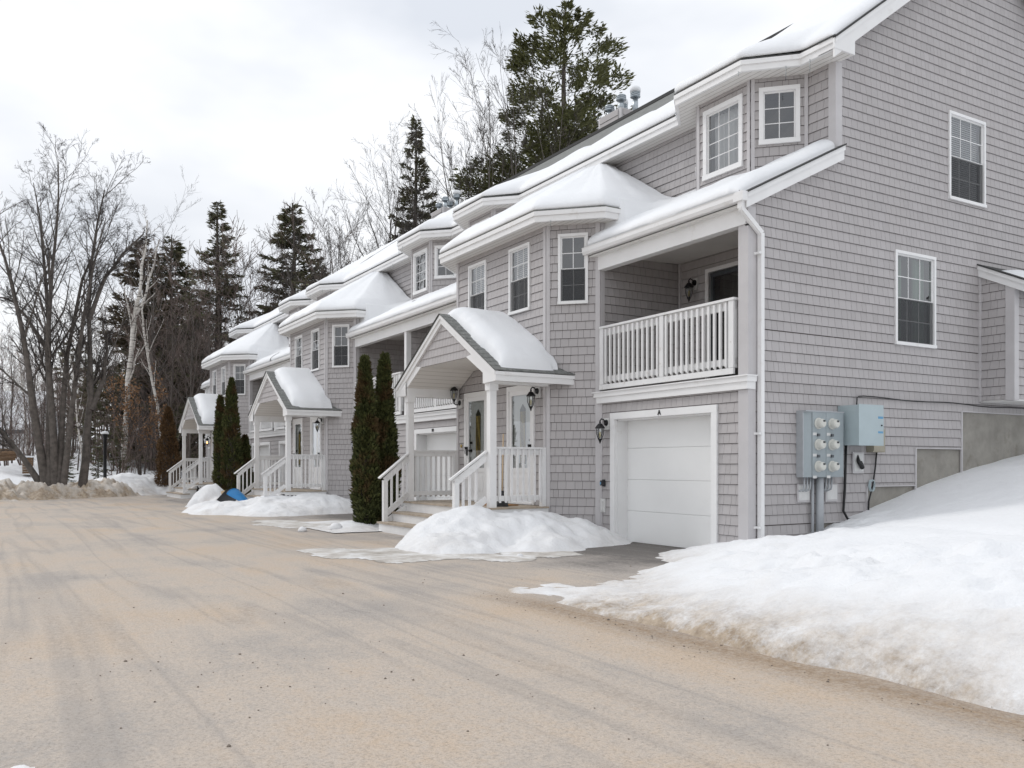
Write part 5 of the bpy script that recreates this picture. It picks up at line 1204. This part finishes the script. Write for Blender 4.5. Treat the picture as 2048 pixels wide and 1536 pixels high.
# birches
def birch(pts_list, Z, seed, label):
    o_ = at(pts_list[0][0][0][0], Z, .5); st = [stem_px(p_, a_, b_, 0, Z, o_) for p_, a_, b_ in pts_list]
    tree_obj('birch_tree', bare_mesh(seed, st, [(9,.4,.98,.6,.22,.4),(6,.2,1,.6,.5,.55),(6,.2,1,.6,.5,.6)], 'birch', 'twig_red', minr=.006), None, o_, 0, 1, label, 'tree', 'white birches at the wood edge')
birch([([(246,960),(250,860),(256,760),(264,660),(276,600)], .17, .10), ([(276,600),(284,540),(290,500),(296,440)], .09, .03), ([(268,640),(290,590),(306,540),(316,480)], .09, .03)], 46, 51, 'thick white forked birch standing above the lamp post')
birch([([(335,960),(322,860),(304,760),(292,690),(286,640)], .10, .05), ([(286,640),(280,560),(284,500)], .05, .02)], 48, 53, 'slim white birch leaning left, between thick birch and far porch')
birch([([(62,960),(56,880),(48,800),(40,740),(34,700)], .08, .03)], 52, 55, 'thin pale birch left of the massive bare tree')
birch([([(168,960),(160,880),(150,800),(140,700)], .07, .03)], 50, 57, 'thin pale birch seen just right of the massive trunks')
# named conifers and bare trees behind the row
def P_at(px, Z): p = at(px, Z); return p
def zg(p):
    ld = (-(p.x+28.3)*6.4-(p.y+8.7)*4.5)/7.82; a = 14*(1-math.exp(-max(0,ld-4)/110)); b = 16*(1-math.exp(-max(0,p.y-9)/80)); return max(a, b)-.1
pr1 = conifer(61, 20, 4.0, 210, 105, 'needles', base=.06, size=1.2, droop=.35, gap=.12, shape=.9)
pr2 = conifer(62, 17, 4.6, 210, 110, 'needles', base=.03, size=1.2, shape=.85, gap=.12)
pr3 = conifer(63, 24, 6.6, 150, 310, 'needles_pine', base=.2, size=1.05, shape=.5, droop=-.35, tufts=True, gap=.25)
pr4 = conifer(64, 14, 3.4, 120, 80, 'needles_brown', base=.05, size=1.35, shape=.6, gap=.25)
def place(parts, name, px, Z, ptop, h0, label, rz=0, cat='tree', group=None, sxy=1.0):
    p = at(px, Z); z0 = zg(p); sc = (htop(ptop, Z)-z0)/h0; p.z = z0; e = tree_obj(name, parts, None, p, rz, sc, label, cat, group); e.scale = (sc*sxy, sc*sxy, sc); return e
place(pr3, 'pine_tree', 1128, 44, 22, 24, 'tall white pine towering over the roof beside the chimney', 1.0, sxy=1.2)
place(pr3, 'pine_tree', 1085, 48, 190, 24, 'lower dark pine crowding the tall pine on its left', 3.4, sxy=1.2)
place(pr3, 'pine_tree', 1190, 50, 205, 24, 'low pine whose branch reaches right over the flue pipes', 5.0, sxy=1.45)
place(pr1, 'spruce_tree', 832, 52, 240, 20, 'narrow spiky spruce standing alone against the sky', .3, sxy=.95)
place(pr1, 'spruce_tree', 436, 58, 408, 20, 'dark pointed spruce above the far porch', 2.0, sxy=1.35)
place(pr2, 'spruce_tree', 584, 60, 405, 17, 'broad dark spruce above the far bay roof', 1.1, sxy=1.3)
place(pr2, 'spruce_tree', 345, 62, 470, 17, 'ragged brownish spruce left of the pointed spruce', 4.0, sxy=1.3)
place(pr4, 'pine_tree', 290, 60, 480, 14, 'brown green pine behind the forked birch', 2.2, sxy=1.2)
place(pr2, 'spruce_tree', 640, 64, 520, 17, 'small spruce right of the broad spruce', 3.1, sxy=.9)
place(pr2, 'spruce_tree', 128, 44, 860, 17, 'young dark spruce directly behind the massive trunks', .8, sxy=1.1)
b1 = bare_mesh(71, multi(15, 5, 4.0, .17, 1), LV); b2 = bare_mesh(72, multi(16, 3, 2.6, .16, 2), LV); b3 = bare_mesh(73, straight(15, (.6,.2), .17, 5, 3), [(16,.3,.98,.6,.36,.5)]+LV[1:]); b4 = bare_mesh(74, multi(14, 7, 2.2, .11, 4), LVs)
place(b1, 'bare_tree', 705, 46, 385, 15, 'spreading bare tree with arching limbs above the middle roof', .5)
place(b3, 'bare_tree', 765, 50, 370, 15, 'thin upright bare tree left of the narrow spruce', .9)
place(b2, 'bare_tree', 925, 44, 220, 16, 'bare tree with steep stems left of the tall pine', 1.9)
place(b4, 'bare_tree', 985, 42, 225, 14, 'bushy bare tree of many thin stems next to the tall pine', 2.9, sxy=1.15)
place(b1, 'bare_tree', 1062, 40, 175, 15, 'bare grey tree whose twigs overlap the tall pine', 3.9, sxy=.8)
place(b2, 'bare_tree', 520, 56, 480, 16, 'pale bare tree between the pointed and the broad spruce', 4.2)
place(b3, 'bare_tree', 310, 56, 500, 15, 'slender bare tree rising above the forked birch', 5.2)
place(b3, 'bare_tree', 376, 40, 640, 15, 'young bare tree with a straight grey trunk left of the far porch', 1.2, sxy=.8)
place(b4, 'bare_tree', 655, 50, 465, 14, 'bare thicket stems right of the broad spruce', .2)
place(b2, 'bare_tree', 860, 47, 350, 16, 'sparse bare tree right of the narrow spruce', .7, sxy=.9)
# beech saplings that keep their orange leaves
r_ = np.random.default_rng(5); tv, tf, cv, cf = bare_parts(81, multi(5.5, 6, 2.2, .05, 8), LVs[:3], minr=.006); sel = r_.integers(0, len(cv), 1500); LVt, LFt = cards(r_, cv[sel]+r_.normal(0,.06,(1500,3)), r_.normal(0,1,(1500,3))+np.array([0,0,-.6]), .09+.07*r_.random(1500), .06+.03*r_.random(1500))
be = empty('beech_sapling', at(285, 45, .6)); put('trunk', soup_mesh('trunk', tv, tf, 'bark_dark'), be); put('twigs', soup_mesh('twigs', cv, cf, 'twig'), be); put('leaves', soup_mesh('leaves', LVt, LFt, 'leaf_orange', r_.random(1500)), be); tag(be, 'beech sapling with dry orange leaves between the two white birches', 'sapling')
# the wood behind: one mass
def accumulate(name, items, mat, label):
    Vs, Fs, Ss = [], [], []; o = 0
    for me, p, rz, sx2, sz in items:
        v = np.empty(len(me.vertices)*3, np.float32); me.vertices.foreach_get('co', v); v = v.reshape(-1,3)*np.array([sx2,sx2,sz]); c, s_ = math.cos(rz), math.sin(rz)
        v = np.stack([v[:,0]*c-v[:,1]*s_+p.x, v[:,0]*s_+v[:,1]*c+p.y, v[:,2]+p.z], -1); f = np.empty(len(me.loops), np.int32); me.loops.foreach_get('vertex_index', f); f = f.reshape(-1,4)
        Vs.append(v); Fs.append(f+o); o += len(v); sh_ = np.full(len(f), .5, np.float32)
        if 'shade' in me.attributes: me.attributes['shade'].data.foreach_get('value', sh_)
        Ss.append(sh_)
    ob = put(name, soup_mesh(name, np.concatenate(Vs), np.concatenate(Fs), mat, np.concatenate(Ss))); tag(ob, label, 'wood', kind='stuff'); return ob
lo_b = [bare_mesh(90+i, multi(11, 3, 1.6, .09, 20+i) if i % 2 else straight(12, (.5,.3), .10, 5, i), [(10,.2,.98,.6,.30,.5),(5,.2,1,.65,.45,.55),(4,.2,1,.6,.5,.6)], minr=.009) for i in range(4)]
lo_c = [conifer(95+i, 12, 2.6, 70, 45, 'needles', base=.06, size=1.7, shape=.7, gap=.2) for i in range(2)]
bi, bt, ci, ct = [], [], [], []; r_ = np.random.default_rng(17)
for k in range(90):
    px = r_.uniform(-260, 430) if k < 70 else (r_.uniform(230, 700) if k < 105 else r_.uniform(420, 1120)); Z = r_.uniform(56, 90) if k < 70 else r_.uniform(46, 70); p = at(px, Z); p.z = zg(p)
    ty = np.interp(px, [-260,0,60,160,260,360,480,600,700,820,900,1000,1120], [700,700,700,680,620,560,520,530,560,500,430,380,330])+r_.uniform(-20,110); h = max(4, htop(ty, Z)-p.z); rz = r_.random()*6.3
    if (r_.random() < .6 and not 70 <= k < 105) or (70 <= k < 105 and r_.random() < .62) or px < 120: m1 = lo_b[k % 4]; bt.append((m1[0], p, rz, h/11.5, h/11.5)); bi.append((m1[1], p, rz, h/11.5*1.1, h/11.5))
    else: m1 = lo_c[k % 2]; ct.append((m1[0], p, rz, h/12, h/12)); ci.append((m1[1], p, rz, h/12*1.05, h/12))
lo_s = [bare_mesh(120+i, straight(12, (.7*(i-1),.4), .085, 5, 40+i), [(11,.12,.98,.5,.26,.5),(5,.2,1,.55,.45,.6),(4,.2,1,.55,.5,.7)], minr=.013) for i in range(3)]
for k in range(85):
    px = r_.uniform(-120, 470) if k < 70 else r_.uniform(470, 760); Z = r_.uniform(48, 74); p = at(px, Z); p.z = zg(p)
    ty = np.interp(px, [-120,0,100,200,260,360,480,760], [690,690,660,600,540,530,510,500])+r_.uniform(-30,170); h = max(4, htop(ty, Z)-p.z); rz = r_.random()*6.3; m1 = lo_s[k % 3]
    bt.append((m1[0], p, rz, h/12, h/12)); bi.append((m1[1], p, rz, h/12*1.15, h/12))
accumulate('woodland_twigs', bi, 'twig_red', 'brown leafless twigs of the far wood'); accumulate('woodland_trunks', bt+ct, 'bark_dark', 'thin trunks of the far wood'); accumulate('woodland_conifers', ci, 'needles', 'dark conifers within the far wood')
# brush along the wood edge
br1 = bare_mesh(99, multi(2.6, 8, 1.3, .025, 33), [(6,.1,1,.6,.45,.6),(4,.2,1,.6,.5,.7)], minr=.006); bi = []
for k in range(14):
    p = at(r_.uniform(-60, 420), r_.uniform(43, 62)); p.z = zg(p); s_ = r_.uniform(.7,1.9); bi += [(br1[0], p, r_.random()*6, s_, s_), (br1[1], p, r_.random()*6, s_, s_)]
accumulate('brush', bi, 'twig_red', 'tangled leafless brush at the edge of the wood')
for i, (px, Z, h, lab) in enumerate(((240,44,2.2,'small green fir sapling right of the lamp post'), (196,43,1.8,'small green fir sapling left of the lamp post'))):
    p = at(px, Z); p.z = zg(p); tree_obj('fir_sapling', lo_c[i], None, p, i, h/12*1.5, lab, 'sapling', 'fir saplings')
# trees across the road: they show in the window panes
for i, (x, y, h) in enumerate(((-30,-42,1.0),(-18,-46,1.1),(-46,-36,1.05),(-8,-50,1.0))):
    pass

# ------------------------------------------------------------------ lamp post
lp = empty('lamp_post', at(210, 39.5, .1)); tag(lp, 'black lamp post with snow capped lantern at the edge of the lot', 'lamp post')
q = MB(); q.lathe((0,0,0), [(.11,0),(.11,.5),(.075,.56),(.07,2.35),(.09,2.38),(.09,2.42)], 12); q.build('pole', 'black_metal', lp, True)
q = MB(); q.lathe((0,0,2.42), [(.07,0),(.11,.08),(.12,.2),(.15,.22),(.05,.30),(.01,.31)], 8); q.build('lamp_head', 'black_metal', lp)
q = MB(); q.lathe((0,0,2.63), [(.16,0),(.165,.05),(.11,.11),(.02,.13)], 10); q.build('snow_cap', 'snow_roof', lp, True)

# ------------------------------------------------------------------ far house at the left edge
Zh = 66; hp = at(8, Zh, 1.4); hh = empty('far_house', hp, math.pi/2-TH+R(8)); tag(hh, 'pale house with a snow covered roof behind the trees at the left edge', 'house')
q = MB(); q.box(-7,2.4,-2.5,4,-2,2.6); q.prism([(-2.5,2.6),(4,2.6),(.8,5.3)], 'x', -7, 2.4); q.build('wall', 'trim_white', hh)
q = MB(); q.add([(-7.4,-3,2.5),(2.8,-3,2.5),(2.8,.8,5.6),(-7.4,.8,5.6),(2.8,4.5,2.5),(-7.4,4.5,2.5)], [(0,1,2,3),(3,2,4,5)]); q.build('roof', 'snow_roof', hh)
q = MB(); q.box(-7.4,2.8,-3.02,-2.9,2.25,2.5); q.build('eave_board', 'vent_dark', hh)
for x in (-5,-2):
    q = MB(); q.box(x,x+1.1,-2.56,-2.5,.6,1.9); wn = q.build('window', 'trim_grey', hh); q = MB(); q.quad((x+.1,-2.57,.7),(x+1,-2.57,.7),(x+1,-2.57,1.8),(x+.1,-2.57,1.8)); q.build('pane', 'glass', wn)
cr_ = empty('wood_rack', at(55, 46, .9)); cr_.scale = (.75,.75,.7); tag(cr_, 'stacked brown firewood rack left of the massive tree', 'wood rack')
for k in range(7):
    q = MB(); q.box(-.75,.75,-.3,.3,k*.17,k*.17+.15); q.build('plank', 'firewood', cr_)
q = MB(); q.box(-.8,.8,-.35,.35,1.2,1.32); q.build('snow_cap', 'snow_roof', cr_)
lg = empty('log_pile', at(14, 47, 1.5)); tag(lg, 'pile of cut logs in the snow at the left edge', 'log pile')
for k in range(11):
    q = MB(); a = r_.random()*.4; x, z = r_.uniform(-.9,.9), r_.uniform(.1,.6); q.tube([(x,-.4,z),(x+.1,.4,z+.05)], .11+.04*r_.random(), 9); q.build('log', 'firewood', lg)
# loose stones on the road
st_me = []
for i in range(4):
    q = MB(); rr = np.random.default_rng(i); q.lathe((0,0,-.3), [(.4,0),(.9+.2*rr.random(),.3),(.8,.65),(.35,.9),(.02,.95)], 7); me = q.mesh('stone', 'foundation_dark'); co = np.array(q.v)*(1+.18*rr.normal(0,1,(q.n,1))); me.vertices.foreach_set('co', co.astype(np.float32).ravel()); st_me.append(me)
Vs = []; Fs = []; o_ = 0
cl_ = [(at(r_.uniform(-40, 620), r_.uniform(3.9, 6.0)), r_.uniform(.2,.7)) for _ in range(9)]+[(at(r_.uniform(200, 1900), r_.uniform(4.4, 12)), r_.uniform(.5,2.0)) for _ in range(16)]
for k in range(300):
    if k % 3 == 0: p = Vector((r_.uniform(1.2, 7), -4.75+r_.normal(0,.12)-.1*abs(r_.normal()), 0))
    else: c_, rr_ = cl_[r_.integers(0, len(cl_))]; p = c_+Vector((r_.normal(0,rr_), r_.normal(0,rr_), 0))
    me = st_me[k % 4]; v = np.empty(len(me.vertices)*3, np.float32); me.vertices.foreach_get('co', v); s_ = abs(r_.normal(0,.0035))+.0025; v = v.reshape(-1,3)*s_+np.array([p.x,p.y,.006])
    for pl in me.polygons: Fs.append([i_+o_ for i_ in pl.vertices])
    Vs.append(v); o_ += len(v)
gm = bpy.data.meshes.new('gravel'); gm.from_pydata(np.concatenate(Vs).tolist(), [], Fs); gm.materials.append(M['grit']); tag(put('gravel', gm), 'loose grit and pebbles scattered on the asphalt', 'gravel', kind='stuff')
